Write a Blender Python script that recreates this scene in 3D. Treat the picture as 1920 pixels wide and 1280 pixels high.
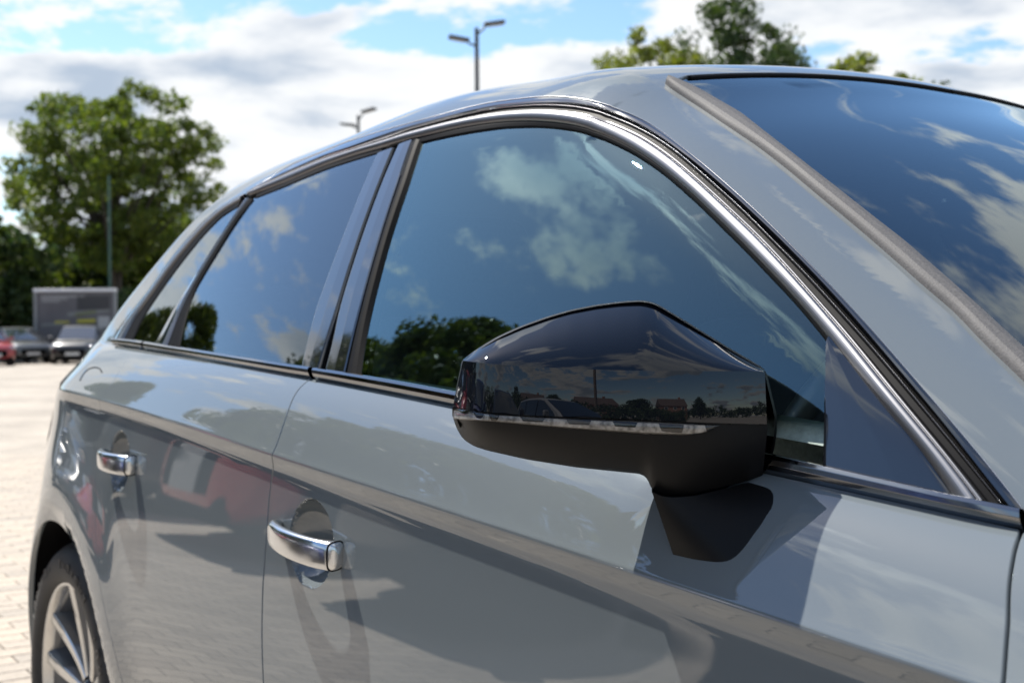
import bpy, bmesh, math, random
import numpy as np
from mathutils import Vector, Matrix
random.seed(7); np.random.seed(7)
for o in list(bpy.data.objects): bpy.data.objects.remove(o)
scn = bpy.context.scene
COL = scn.collection
R_ = math.radians
# =====================================================================
#  CAMERA, SKY, SUN, EXPOSURE
# =====================================================================
F = 2289.0                                  # focal length in pixels of the 1920 px wide photograph
YAW, PIT, ROL = R_(-34.79), R_(-0.37), R_(-0.41)
CAM = np.array([2.535, -1.530, 1.053])      # car axes: x forward, y to the car's left, z up, origin under the rear axle
CD = np.array([-np.cos(YAW)*np.cos(PIT), -np.sin(YAW)*np.cos(PIT), np.sin(PIT)])
_r = np.cross(CD, [0, 0, 1.]); _r /= np.linalg.norm(_r); _u = np.cross(_r, CD)
CR = np.cos(ROL)*_r + np.sin(ROL)*_u
CU = -np.sin(ROL)*_r + np.cos(ROL)*_u
cam = bpy.data.cameras.new('camera'); camo = bpy.data.objects.new('camera', cam); COL.objects.link(camo)
M = Matrix.Identity(4)
for i in range(3):
    M[i][0], M[i][1], M[i][2], M[i][3] = CR[i], CU[i], -CD[i], CAM[i]
camo.matrix_world = M
cam.sensor_width = 36.0; cam.lens = 36*F/1920
cam.clip_start = .05; cam.clip_end = 3000
cam.dof.use_dof = True; cam.dof.focus_distance = 1.12; cam.dof.aperture_fstop = 9.0
scn.camera = camo

SUN = Vector((-.583, -.094, .807)).normalized()
sun = bpy.data.lights.new('sun', 'SUN'); sun.energy = 5.0; sun.angle = R_(.55); sun.color = (1, .95, .87)
suno = bpy.data.objects.new('sun', sun); COL.objects.link(suno)
suno.rotation_euler = SUN.to_track_quat('Z', 'Y').to_euler(); suno.location = (-20, -8, 25)

world = bpy.data.worlds.new('World'); scn.world = world; world.use_nodes = True
def N(nt, typ, loc=None, **kw):
    n = nt.nodes.new(typ)
    for k, v in kw.items():
        if k in n.inputs: n.inputs[k].default_value = v
        else: setattr(n, k, v)
    return n
def setin(n, **kw):
    for k, v in kw.items(): n.inputs[k.replace('_', ' ')].default_value = v
wn = world.node_tree; wn.nodes.clear(); WL = wn.links.new
def wmath(op, a, b=None, c=None, clamp=False):
    n = wn.nodes.new('ShaderNodeMath'); n.operation = op; n.use_clamp = clamp
    for i, q in enumerate((a, b, c)):
        if q is None: continue
        if hasattr(q, 'links') or isinstance(q, bpy.types.NodeSocket): WL(q, n.inputs[i])
        else: n.inputs[i].default_value = q
    return n.outputs[0]
sky = wn.nodes.new('ShaderNodeTexSky'); sky.sky_type = 'NISHITA'; sky.sun_disc = False
sky.sun_elevation = math.asin(SUN.z); sky.sun_rotation = math.atan2(SUN.x, SUN.y)
sky.air_density = 1.0; sky.dust_density = .35; sky.ozone_density = 1.6
tc = wn.nodes.new('ShaderNodeTexCoord'); sep = wn.nodes.new('ShaderNodeSeparateXYZ'); WL(tc.outputs['Generated'], sep.inputs[0])
zc_ = wmath('ADD', wmath('MAXIMUM', sep.outputs[2], 0.0), .13)
px_ = wmath('DIVIDE', sep.outputs[0], zc_); py_ = wmath('DIVIDE', sep.outputs[1], zc_)
cmb = wn.nodes.new('ShaderNodeCombineXYZ'); WL(px_, cmb.inputs[0]); WL(py_, cmb.inputs[1])
CLOUD_OFF = (16.0, 6.0, 0.0); CLOUD_SCALE = 1.55
mp = wn.nodes.new('ShaderNodeMapping'); WL(cmb.outputs[0], mp.inputs[0]); mp.inputs['Location'].default_value = CLOUD_OFF
def cloudnoise(scale, detail, rough, dist=0, extra=(0, 0, 0), lac=2.1):
    n = wn.nodes.new('ShaderNodeTexNoise'); n.inputs['Scale'].default_value = scale; n.inputs['Lacunarity'].default_value = lac
    n.inputs['Detail'].default_value = detail; n.inputs['Roughness'].default_value = rough; n.inputs['Distortion'].default_value = dist
    m2 = wn.nodes.new('ShaderNodeMapping'); WL(mp.outputs[0], m2.inputs[0]); m2.inputs['Location'].default_value = extra
    WL(m2.outputs[0], n.inputs['Vector']); return n.outputs['Fac']
# cumulus sheets broken by blue gaps
dens = cloudnoise(CLOUD_SCALE, 12, .60, .12)
cover = cloudnoise(CLOUD_SCALE*.28, 3, .5, 0, (9.1, 4.4, 0))
dens = wmath('ADD', dens, wmath('MULTIPLY', wmath('SUBTRACT', cover, .5), .55))
# the sheet of cloud lies mainly to the north-west, beyond the car
nw = wmath('ADD', wmath('MULTIPLY', sep.outputs[0], -.62), wmath('MULTIPLY', sep.outputs[1], .78), clamp=True)
dens = wmath('ADD', dens, wmath('MULTIPLY', nw, .085))
dens = wmath('ADD', dens, wmath('MULTIPLY', wmath('MAXIMUM', wmath('SUBTRACT', .42, sep.outputs[2]), 0.0), .09))
mr = wn.nodes.new('ShaderNodeMapRange'); mr.interpolation_type = 'SMOOTHSTEP'; WL(dens, mr.inputs[0])
mr.inputs[1].default_value = .515; mr.inputs[2].default_value = .58
# self shading: compare the density with that a step towards the sun
d2 = cloudnoise(CLOUD_SCALE, 6, .5, .15, (-.07, -.02, .0))
shade = wn.nodes.new('ShaderNodeMapRange'); shade.interpolation_type = 'SMOOTHSTEP'; WL(d2, shade.inputs[0])
shade.inputs[1].default_value = .47; shade.inputs[2].default_value = .66
crgb = wn.nodes.new('ShaderNodeMix'); crgb.data_type = 'RGBA'
WL(shade.outputs[0], crgb.inputs[0]); crgb.inputs[6].default_value = (5.3, 5.4, 5.5, 1); crgb.inputs[7].default_value = (2.6, 3.1, 3.8, 1)
# cloud edges light up towards the sun
sd = wn.nodes.new('ShaderNodeVectorMath'); sd.operation = 'DOT_PRODUCT'; WL(tc.outputs['Generated'], sd.inputs[0]); sd.inputs[1].default_value = SUN
glow = wmath('ADD', 1.0, wmath('MULTIPLY', wmath('POWER', wmath('MAXIMUM', sd.outputs['Value'], 0.0), 14.0), 2.2))
csc = wn.nodes.new('ShaderNodeVectorMath'); csc.operation = 'SCALE'; WL(crgb.outputs[2], csc.inputs[0]); WL(glow, csc.inputs['Scale'])
mixs = wn.nodes.new('ShaderNodeMix'); mixs.data_type = 'RGBA'
hs = wn.nodes.new('ShaderNodeHueSaturation'); WL(sky.outputs[0], hs.inputs['Color']); hs.inputs['Saturation'].default_value = 1.12; hs.inputs['Value'].default_value = 1.0
WL(mr.outputs[0], mixs.inputs[0]); WL(hs.outputs[0], mixs.inputs[6]); WL(csc.outputs[0], mixs.inputs[7])
bg = wn.nodes.new('ShaderNodeBackground'); bg.inputs[1].default_value = .10
WL(mixs.outputs[2], bg.inputs[0]); wo = wn.nodes.new('ShaderNodeOutputWorld'); WL(bg.outputs[0], wo.inputs[0])
scn.view_settings.view_transform = 'Standard'; scn.view_settings.look = 'None'
scn.view_settings.exposure = 0.92; scn.view_settings.gamma = 1; scn.view_settings.use_curve_mapping = False
scn.render.engine = 'CYCLES'

# =====================================================================
#  MATERIALS
# =====================================================================
def mat(name, col, rough=.5, metal=0., coat=0., spec=.5, ior=1.5, crough=.03, noise=None, bump=None, emit=None):
    m = bpy.data.materials.new(name); m.use_nodes = True; nt = m.node_tree
    b = nt.nodes['Principled BSDF']
    b.inputs['Base Color'].default_value = (*col, 1); b.inputs['Roughness'].default_value = rough
    b.inputs['Metallic'].default_value = metal; b.inputs['Coat Weight'].default_value = coat
    b.inputs['Coat Roughness'].default_value = crough; b.inputs['Specular IOR Level'].default_value = spec
    b.inputs['IOR'].default_value = ior
    g = nt.nodes.new('ShaderNodeNewGeometry') if False else nt.nodes.new('ShaderNodeTexCoord')
    if noise:                       # (scale, amount, detail)
        n = nt.nodes.new('ShaderNodeTexNoise'); n.inputs['Scale'].default_value = noise[0]
        n.inputs['Detail'].default_value = noise[2] if len(noise) > 2 else 5
        nt.links.new(g.outputs['Object'], n.inputs['Vector'])
        r = nt.nodes.new('ShaderNodeMapRange'); nt.links.new(n.outputs['Fac'], r.inputs[0])
        r.inputs[1].default_value = .3; r.inputs[2].default_value = .7
        r.inputs[3].default_value = 1-noise[1]; r.inputs[4].default_value = 1+noise[1]
        v = nt.nodes.new('ShaderNodeVectorMath'); v.operation = 'SCALE'; v.inputs[0].default_value = col
        nt.links.new(r.outputs[0], v.inputs['Scale']); nt.links.new(v.outputs[0], b.inputs['Base Color'])
        r2 = nt.nodes.new('ShaderNodeMapRange'); nt.links.new(n.outputs['Fac'], r2.inputs[0])
        r2.inputs[3].default_value = max(rough-.12*noise[1]*4*rough, .0); r2.inputs[4].default_value = min(rough+.12*noise[1]*4*rough, 1)
        nt.links.new(r2.outputs[0], b.inputs['Roughness'])
    if bump:                        # (scale, strength, distance)
        n = nt.nodes.new('ShaderNodeTexNoise'); n.inputs['Scale'].default_value = bump[0]; n.inputs['Detail'].default_value = 4
        nt.links.new(g.outputs['Object'], n.inputs['Vector'])
        bp = nt.nodes.new('ShaderNodeBump'); bp.inputs['Strength'].default_value = bump[1]; bp.inputs['Distance'].default_value = bump[2]
        nt.links.new(n.outputs['Fac'], bp.inputs['Height']); nt.links.new(bp.outputs[0], b.inputs['Normal'])
        if coat: nt.links.new(bp.outputs[0], b.inputs['Coat Normal'])
    if emit:
        b.inputs['Emission Color'].default_value = (*emit[0], 1); b.inputs['Emission Strength'].default_value = emit[1]
    return m
def glassmat(name, tint, ior=1.55, gain=1.0, refl=(1, 1, 1), rough=0.0):
    m = bpy.data.materials.new(name); m.use_nodes = True; nt = m.node_tree; nt.nodes.clear(); L = nt.links.new
    out = nt.nodes.new('ShaderNodeOutputMaterial'); mx = nt.nodes.new('ShaderNodeMixShader')
    t = nt.nodes.new('ShaderNodeBsdfTransparent'); t.inputs[0].default_value = (*tint, 1)
    g = nt.nodes.new('ShaderNodeBsdfGlossy'); g.inputs['Roughness'].default_value = rough; g.inputs[0].default_value = (*refl, 1)
    f = nt.nodes.new('ShaderNodeFresnel'); f.inputs[0].default_value = ior
    mm = nt.nodes.new('ShaderNodeMath'); mm.operation = 'MULTIPLY'; mm.use_clamp = True; mm.inputs[1].default_value = gain
    L(f.outputs[0], mm.inputs[0]); L(mm.outputs[0], mx.inputs[0]); L(t.outputs[0], mx.inputs[1]); L(g.outputs[0], mx.inputs[2]); L(mx.outputs[0], out.inputs[0])
    return m
MT = {}
MT['paint'] = mat('grey_car_paint', (.128, .146, .156), .5, coat=1., crough=.006, spec=.0, ior=1.5)
MT['paint'].node_tree.nodes['Principled BSDF'].inputs['Coat IOR'].default_value = 1.78
MT['gloss'] = mat('gloss_black', (.006, .007, .009), .08, coat=1., crough=.01, spec=.6, ior=1.6)
MT['gloss_cap'] = mat('gloss_black_cap', (.005, .006, .009), .3, coat=1., crough=.008, spec=.0)
MT['plastic'] = mat('matt_black_plastic', (.006, .006, .0065), .42, spec=.14, bump=(900, .08, .0004))
MT['rubber'] = mat('black_rubber', (.006, .006, .007), .55, spec=.05)
MT['channel'] = mat('dark_channel_rubber', (.007, .007, .008), .5, spec=.05)
MT['void'] = mat('dark_gap', (.003, .003, .004), .8, spec=.1)
MT['alu'] = mat('satin_window_trim', (.21, .21, .22), .37, metal=1., noise=(9, .05))
MT['mould'] = mat('dusty_grey_moulding', (.085, .082, .083), .66, spec=.3, noise=(420, .22, 6), bump=(700, .35, .001))
MT['lip'] = mat('bright_trim_lip', (.62, .62, .63), .25, metal=1.)
MT['chrome'] = mat('polished_handle_metal', (.62, .63, .64), .19, metal=1.)
MT['glass_f'] = glassmat('side_glass', (.80, .90, .88), 1.68, 1.85, (.70, .97, 1.0))
MT['glass_r'] = glassmat('privacy_glass', (.34, .40, .42), 1.72, 1.35, (.86, .95, 1.0))
MT['glass_w'] = glassmat('windscreen_glass', (.46, .62, .60), 1.62, 1.4, (.88, .98, 1.0))
MT['lens'] = glassmat('clear_lens', (.82, .82, .82), 1.5, 1.3, rough=.03)
MT['ledfill'] = mat('indicator_reflector', (.75, .75, .75), .22, metal=.7, noise=(160, .45))
MT['tyre'] = mat('tyre_rubber', (.030, .029, .028), .62, spec=.35, noise=(30, .25))
MT['letter'] = mat('tyre_lettering', (.075, .07, .065), .6)
MT['rimface'] = mat('machined_rim', (.66, .65, .63), .27, metal=.85)
MT['rimdark'] = mat('dark_rim_paint', (.10, .105, .115), .28, metal=.5, coat=.6)
MT['trim_in'] = mat('interior_dark', (.022, .023, .025), .7)
MT['door_card'] = mat('door_card', (.34, .42, .38), .62, noise=(220, .18), bump=(500, .5, .001))
MT['seat'] = mat('seat_fabric', (.06, .06, .064), .8, noise=(300, .2))
MT['white_in'] = mat('light_interior_cloth', (.26, .265, .265), .8)
MT['lamp_red'] = mat('tail_lamp_red', (.10, .012, .012), .1, coat=1.)
MT['steel'] = mat('galvanised_steel', (.30, .31, .32), .5, metal=.5)
MT['post'] = mat('dark_lamp_column', (.05, .052, .055), .5)
MT['green'] = mat('green_painted_pole', (.05, .11, .085), .5)

# =====================================================================
#  OBJECT HELPERS
# =====================================================================
def tag(o, label=None, cat=None, group=None, kind=None):
    if label: o['label'] = label
    if cat: o['category'] = cat
    if group: o['group'] = group
    if kind: o['kind'] = kind
    return o
def empty(name, loc=(0, 0, 0), rz=0.):
    o = bpy.data.objects.new(name, None); COL.objects.link(o); o.location = loc; o.rotation_euler = (0, 0, rz)
    o.empty_display_size = .2
    return o
def mobj(name, V, Fc, m, parent=None, normals=None, smooth=True):
    me = bpy.data.meshes.new(name)
    me.from_pydata([tuple(map(float, v)) for v in V], [], [tuple(int(i) for i in f) for f in Fc])
    me.update()
    if smooth: me.polygons.foreach_set('use_smooth', [True]*len(me.polygons))
    for mm in (m if isinstance(m, (list, tuple)) else [m]): me.materials.append(mm)
    if normals is not None: me.normals_split_custom_set_from_vertices([tuple(map(float, n)) for n in normals])
    o = bpy.data.objects.new(name, me); COL.objects.link(o)
    if parent: o.parent = parent
    return o
def sharpen(o, deg=35):
    me = o.data
    me.polygons.foreach_set('use_smooth', [True]*len(me.polygons))
    try: me.set_sharp_from_angle(angle=R_(deg))
    except Exception: pass
    return o
def bmobj(name, bm, m, parent=None, bevel=0., deg=35):
    bmesh.ops.recalc_face_normals(bm, faces=bm.faces)
    me = bpy.data.meshes.new(name); bm.to_mesh(me); bm.free()
    for mm in (m if isinstance(m, (list, tuple)) else [m]): me.materials.append(mm)
    o = bpy.data.objects.new(name, me); COL.objects.link(o)
    if parent: o.parent = parent
    sharpen(o, deg)
    if bevel:
        md = o.modifiers.new('bevel', 'BEVEL'); md.width = bevel; md.segments = 2; md.limit_method = 'ANGLE'
    return o
def box(bm, c, s, rz=0., mi=0):
    r = bmesh.ops.create_cube(bm, size=1.0)
    mt = Matrix.Translation(c) @ Matrix.Rotation(rz, 4, 'Z') @ Matrix.Diagonal((*s, 1))
    bmesh.ops.transform(bm, matrix=mt, verts=r['verts'])
    for f in {f for v in r['verts'] for f in v.link_faces}: f.material_index = mi
    return r['verts']
def tube(bm, p, q, r0, r1, n=10, cap=True):
    p, q = Vector(p), Vector(q); d = q-p
    rr = bmesh.ops.create_cone(bm, cap_ends=cap, segments=n, radius1=r0, radius2=r1, depth=d.length)
    bmesh.ops.transform(bm, matrix=Matrix.Translation((p+q)/2) @ d.to_track_quat('Z', 'Y').to_matrix().to_4x4(), verts=rr['verts'])
    return rr['verts']
def gridmesh(name, G, m, parent=None, closeu=False, closev=False, smooth=True, deg=None):
    """G: array (nu, nv, 3)"""
    G = np.asarray(G); nu, nv = G.shape[:2]; Fc = []
    for i in range(nu if closeu else nu-1):
        for j in range(nv if closev else nv-1):
            a, b = i, (i+1) % nu; c, d = j, (j+1) % nv
            Fc.append((a*nv+c, b*nv+c, b*nv+d, a*nv+d))
    o = mobj(name, G.reshape(-1, 3), Fc, m, parent, smooth=smooth)
    bm = bmesh.new(); bm.from_mesh(o.data); bmesh.ops.recalc_face_normals(bm, faces=bm.faces); bm.to_mesh(o.data); bm.free()
    if deg: sharpen(o, deg)
    return o
# =====================================================================
#  GEOMETRY OF THE BIG CAR: analytic body surfaces
# =====================================================================
def ray(px):
    px = np.asarray(px, float)
    v = CD+((px[..., 0:1]-960)/F)*CR-((px[..., 1:2]-640)/F)*CU
    return v/np.linalg.norm(v, axis=-1, keepdims=True)
def spl(xs, ys):
    xs = np.array(xs, float); ys = np.array(ys, float); n = len(xs); h = np.diff(xs); d = np.diff(ys)/h
    A = np.zeros((n, n)); b = np.zeros(n)
    A[0, 0] = 2; A[0, 1] = 1; b[0] = 3*d[0]; A[-1, -1] = 2; A[-1, -2] = 1; b[-1] = 3*d[-1]
    for i in range(1, n-1):
        A[i, i-1] = h[i]; A[i, i] = 2*(h[i]+h[i-1]); A[i, i+1] = h[i-1]; b[i] = 3*(h[i]*d[i-1]+h[i-1]*d[i])
    m = np.linalg.solve(A, b)
    def f(x):
        x = np.asarray(x, float); i = np.clip(np.searchsorted(xs, x)-1, 0, n-2); t = (x-xs[i])/h[i]; tc = np.clip(t, 0, 1)
        y = (2*tc**3-3*tc**2+1)*ys[i]+(tc**3-2*tc**2+tc)*h[i]*m[i]+(-2*tc**3+3*tc**2)*ys[i+1]+(tc**3-tc**2)*h[i]*m[i+1]
        return y+np.where(t < 0, t*h[i]*m[i], 0)+np.where(t > 1, (t-1)*h[i]*m[i+1], 0)
    return f
def tab(f, a, b, n=12000):
    xs = np.linspace(a, b, n); ys = f(xs); st = (b-a)/(n-1)
    def g(x):
        t = (np.asarray(x, float)-a)/st; i = np.clip(t.astype(np.int64), 0, n-2); u = t-i
        return ys[i]+(ys[i+1]-ys[i])*u
    return g
def cspl(pts, n, sm=0):
    """smooth curve through points"""
    P = np.asarray(pts, float); s = np.concatenate([[0], np.cumsum(np.linalg.norm(np.diff(P, axis=0), axis=1))])
    t = np.linspace(0, s[-1], n); Q = np.stack([spl(s, P[:, k])(t) for k in range(P.shape[1])], 1)
    for _ in range(sm): Q[1:-1] = .5*Q[1:-1]+.25*(Q[:-2]+Q[2:])
    return Q
def smin(a, b, k):
    h = np.clip(.5+.5*(b-a)/k, 0, 1); return b*(1-h)+a*h-k*h*(1-h)
WT = spl([-.3, .3, 1.1, 1.9, 2.3, 2.8, 3.1, 3.4], [.884, .887, .889, .884, .878, .868, .84, .74])      # half width at the crease
ZT = spl([-.8, -.3, .02, .495, 1.073, 1.486, 1.833, 2.08, 2.8, 3.4], [.955, .956, .949, .932, .899, .876, .855, .839, .785, .73])
ZB = spl([-.8, -.3, .073, .61, 1.093, 1.397, 1.85, 2.068, 2.8, 3.4], [1.055, 1.045, 1.035, 1.016, .993, .975, .940, .921, .845, .77])
WBb = lambda x: .827-.038*(np.asarray(x)-1.15)**2
ENV_A = spl([.2, .6, .7, .8, .9, .955, 1.0, 1.03, 1.06], [.936, .9335, .9196, .905, .8885, .8745, .8365, .8146, .79])
ENV_M = spl([.2, .6, .7, .8, .9, .955, 1.0, 1.03, 1.06], [.235, .2353, .2408, .2465, .253, .2586, .2736, .2822, .29])
UND = spl([0, .004, .008, .012, .0150, .0180, .022, .034, .06, .10, .2, .33, .45, .6, .8], [0, .0015, .0030, .0044, .0054, .0060, .0063, .0062, .0050, .0024, -.0050, -.0108, -.005, .018, .07])
WT, ZT, ZB, UND, ENV_A, ENV_M = tab(WT, -1.2, 4.), tab(ZT, -1.2, 4.), tab(ZB, -1.2, 4.), tab(UND, -.05, 1.2), tab(ENV_A, .1, 1.2), tab(ENV_M, .1, 1.2)
RW, ZW, RA = .318, .318, .365            # wheel radius, wheel centre height, arch radius
CUPS = [(1.176, .800, .060, .053, .044), (.415, .838, .056, .051, .044)]   # x, z, half length, half height, depth
def WLOW(x, z):
    x, z = np.broadcast_arrays(np.asarray(x, float), np.asarray(z, float))
    d = z-ZT(x); H = ZB(x)-ZT(x); g = d/H
    drop = WT(x)-WBb(x)
    gp = np.clip(g, 0, 1.3)
    b = np.where(d > 0, drop*(.67*gp+.05*gp**2+.24*gp**5)+.0016*(1-np.exp(-np.maximum(d, 0)/.0035)), drop*.67*g)
    a = np.where(d < 0, UND(np.maximum(-d, 0)), -.66*d)
    k = .0022
    D = np.maximum(a, b)+np.where(np.abs(a-b) < 4*k, k*np.exp(-np.abs(a-b)/k)*.7, 0)
    w = WT(x)-D
    # haunches swelling round the wheels
    for xw in (0., 2.637):
        r = np.hypot(x-xw, z-ZW)
        w = w+.010*np.exp(-((r-.44)/.075)**2)*(d < 0)*np.clip(-d/.06, 0, 1)
        w = w-np.clip((.405-r)/.03, 0, 1.5)*.008*np.clip((z-.1)/.1, 0, 1)
    env = ENV_A(np.clip(z, .2, 1.06))+ENV_M(np.clip(z, .2, 1.06))*x
    env = env-1.1*np.maximum(-.32-x, 0)**2-14*np.maximum(-.66-x, 0)**2
    return np.where(x < .9, smin(w, env, .022), w)
def cup(x, z):
    t = 0
    for cx, cz, a, b, dep in CUPS:
        r = np.sqrt(((x-cx)/a)**2+((z-cz)/b)**2)
        q = np.clip(1-r*r, 0, 1)
        t = t+dep*q**.62
    return t
ZX = [-.56, -.3, 0., .35, .7, 1.0, 1.25, 1.42, 1.5, 1.6, 1.9, 2.25, 2.8]
ZZ = [1.3096, 1.3472, 1.384, 1.428, 1.4463, 1.46, 1.4407, 1.4136, 1.372, 1.322, 1.162, .977, .70]
ZC = tab(spl(ZX, ZZ), -1.2, 4.)
SW, CRN, RX, RS, RC = .0745, .15, .067, 1.5571, .4226
WBT = tab(lambda x: WLOW(x, ZB(x)), -1.2, 4.)
def SIDE(x, z):
    x, z = np.broadcast_arrays(x, z); dz = z-ZB(x); out = WBT(x)-.450*dz-.27*dz*np.abs(dz)
    m = dz <= 0
    if m.any(): out = np.array(out); out[m] = WLOW(x[m], z[m])
    return out
def TOP(x, w):
    return ZC(x+SW*w*w)-CRN*w*w
def KR(x): return np.interp(x, [-.6, 0., 1.2, 1.6, 2.2], [.10, .09, .075, .05, .04])
def FG(P):
    x, w, z = P[..., 0], -P[..., 1], P[..., 2]
    a = (w-SIDE(x, z))*.92
    b = (z-TOP(x, w))*np.where(x+SW*w*w > 1.47, .9, 1.)
    c = (-(x+RX)-(1.30-z)*RS+RC*w*w)*.9/1.0
    c = np.where(z < 1.30, c, c)
    f = -smin(-a, -b, KR(x))
    return -smin(-f, -c, .10)
def march(px, Fn=None, t0=.3, t1=4.5, n=200):
    Fn = Fn or FG
    px = np.atleast_2d(np.asarray(px, float)); Rr = ray(px); ts = np.linspace(t0, t1, n)
    P = CAM+ts[None, :, None]*Rr[:, None, :]; f = Fn(P); out = np.zeros((len(px), 3))
    for i in range(len(px)):
        k = np.where((f[i, :-1] > 0) & (f[i, 1:] <= 0))[0]
        if len(k) == 0:
            out[i] = P[i, np.argmin(f[i])]; continue
        a, b = ts[k[0]], ts[k[0]+1]
        for _ in range(30):
            m = .5*(a+b)
            if Fn(CAM+m*Rr[i]) > 0: a = m
            else: b = m
        out[i] = CAM+b*Rr[i]
    return out
def hitlow(px, off=0.):
    """pixel -> point on the lower body side"""
    px = np.atleast_2d(np.asarray(px, float)); Rr = ray(px); y = -.86*np.ones(len(px))
    for _ in range(90):
        t = (y-CAM[1])/Rr[:, 1]; P = CAM+t[:, None]*Rr; y = .6*y-.4*(WLOW(P[:, 0], P[:, 2])+off)
    return P
# polar section coordinates for everything above the belt: (x, a)
W0, Z0, AS = .25, .80, .55
def surf(x, a, h=0.):
    x = np.asarray(x, float); a = np.asarray(a, float); ca, sa = np.cos(a), np.sin(a)
    lo = np.zeros_like(x); hi = np.full_like(x, 1.3)
    # outermost crossing
    rs = np.linspace(.02, .95, 18)
    P = np.stack(np.broadcast_arrays(x[..., None], -(W0+rs*ca[..., None]), Z0+rs*sa[..., None]), -1)
    f = FG(P); ins = f < 0
    idx = ins.shape[-1]-1-np.argmax(ins[..., ::-1], -1); idx = np.where(ins.any(-1), idx, 0); id2 = np.minimum(idx+1, 17)
    lo = rs[idx]; hi = rs[id2]
    flo = np.take_along_axis(f, idx[..., None], -1)[..., 0]; fhi = np.take_along_axis(f, id2[..., None], -1)[..., 0]
    for k in range(13):
        m = (lo+hi)/2 if k % 3 == 2 else lo+(hi-lo)*np.clip(flo/np.where(flo == fhi, -1e-9, flo-fhi), .02, .98)
        fm = FG(np.stack([x, -(W0+m*ca), Z0+m*sa], -1)); neg = fm < 0
        lo, flo, hi, fhi = np.where(neg, m, lo), np.where(neg, fm, flo), np.where(neg, hi, m), np.where(neg, fhi, fm)
    lo = lo+(hi-lo)*np.clip(flo/np.where(flo == fhi, -1e-9, flo-fhi), 0, 1)
    return np.stack([x, -(W0+lo*ca), Z0+lo*sa], -1)
def grad(P, e=.0015):
    g = np.stack([FG(P+np.eye(3)[i]*e)-FG(P-np.eye(3)[i]*e) for i in range(3)], -1)
    return g/np.maximum(np.linalg.norm(g, axis=-1, keepdims=True), 1e-9)
def to_xa(P):
    return np.stack([P[..., 0], np.arctan2(P[..., 2]-Z0, -P[..., 1]-W0)*AS], -1)
def resamp(Q, n, smooth=6):
    Q = np.asarray(Q, float); s = np.concatenate([[0], np.cumsum(np.linalg.norm(np.diff(Q, axis=0), axis=1))])
    t = np.linspace(0, s[-1], n); out = np.stack([np.interp(t, s, Q[:, k]) for k in range(Q.shape[1])], 1)
    for _ in range(smooth):
        out[1:-1] = .5*out[1:-1]+.25*(out[:-2]+out[2:])
    return out
def curve(px, n=90, smooth=10):
    """pixel curve -> smooth curve in section coordinates"""
    return resamp(to_xa(march(px)), n, smooth)
def strip(name, A, B, prof, m, parent, mirror=True, closed_back=.006, label=None):
    """band between two section-space curves with a height profile [(s, h), ...]"""
    A, B = np.asarray(A), np.asarray(B); n = len(A)
    S = np.array([p[0] for p in prof]); Hh = np.array([p[1] for p in prof]); ex = []
    for a, b in zip(S, S[1:]):          # keep the flats flat right up to their edges
        if b-a > .09: ex += [a+.018, a+.05, (a+b)/2, b-.05, b-.018]
    S2 = np.sort(np.concatenate([S, ex])); Hh = np.interp(S2, S, Hh); S = S2
    Q = A[:, None, :]*(1-S[None, :, None])+B[:, None, :]*S[None, :, None]
    P = surf(Q[..., 0], Q[..., 1]/AS); Nn = grad(P)
    G = P+Nn*Hh[None, :, None]
    lo = min(Hh)-closed_back
    back = P+Nn*lo
    G = np.concatenate([back[:, :1], G, back[:, -1:]], 1)
    o = gridmesh(name, G, m, parent); fixn(o, Nn[n//2, len(S)//2], n//2*(len(S)+2)+1+len(S)//2); sharpen(o, 50)
    if label: o['label'] = label
    if mirror: mirrored(o)
    return o
def fixn(o, nrm, vi):
    me = o.data; v = me.vertices[vi]
    if Vector(v.normal).dot(Vector(nrm)) < 0: me.flip_normals()
def mirrored(o):
    me = o.data.copy(); me.name = o.data.name
    co = np.empty(len(me.vertices)*3, np.float32); me.vertices.foreach_get('co', co); co = co.reshape(-1, 3); co[:, 1] *= -1
    cn = None
    if me.has_custom_normals:
        cn = np.empty(len(me.vertices)*3, np.float32); o.data.vertices.foreach_get('normal', cn)
        cn = [Vector(v['n']) for v in []] or None
    me.vertices.foreach_set('co', co.ravel()); me.flip_normals(); me.update()
    o2 = bpy.data.objects.new(o.name, me); COL.objects.link(o2); o2.parent = o.parent
    return o2
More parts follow.
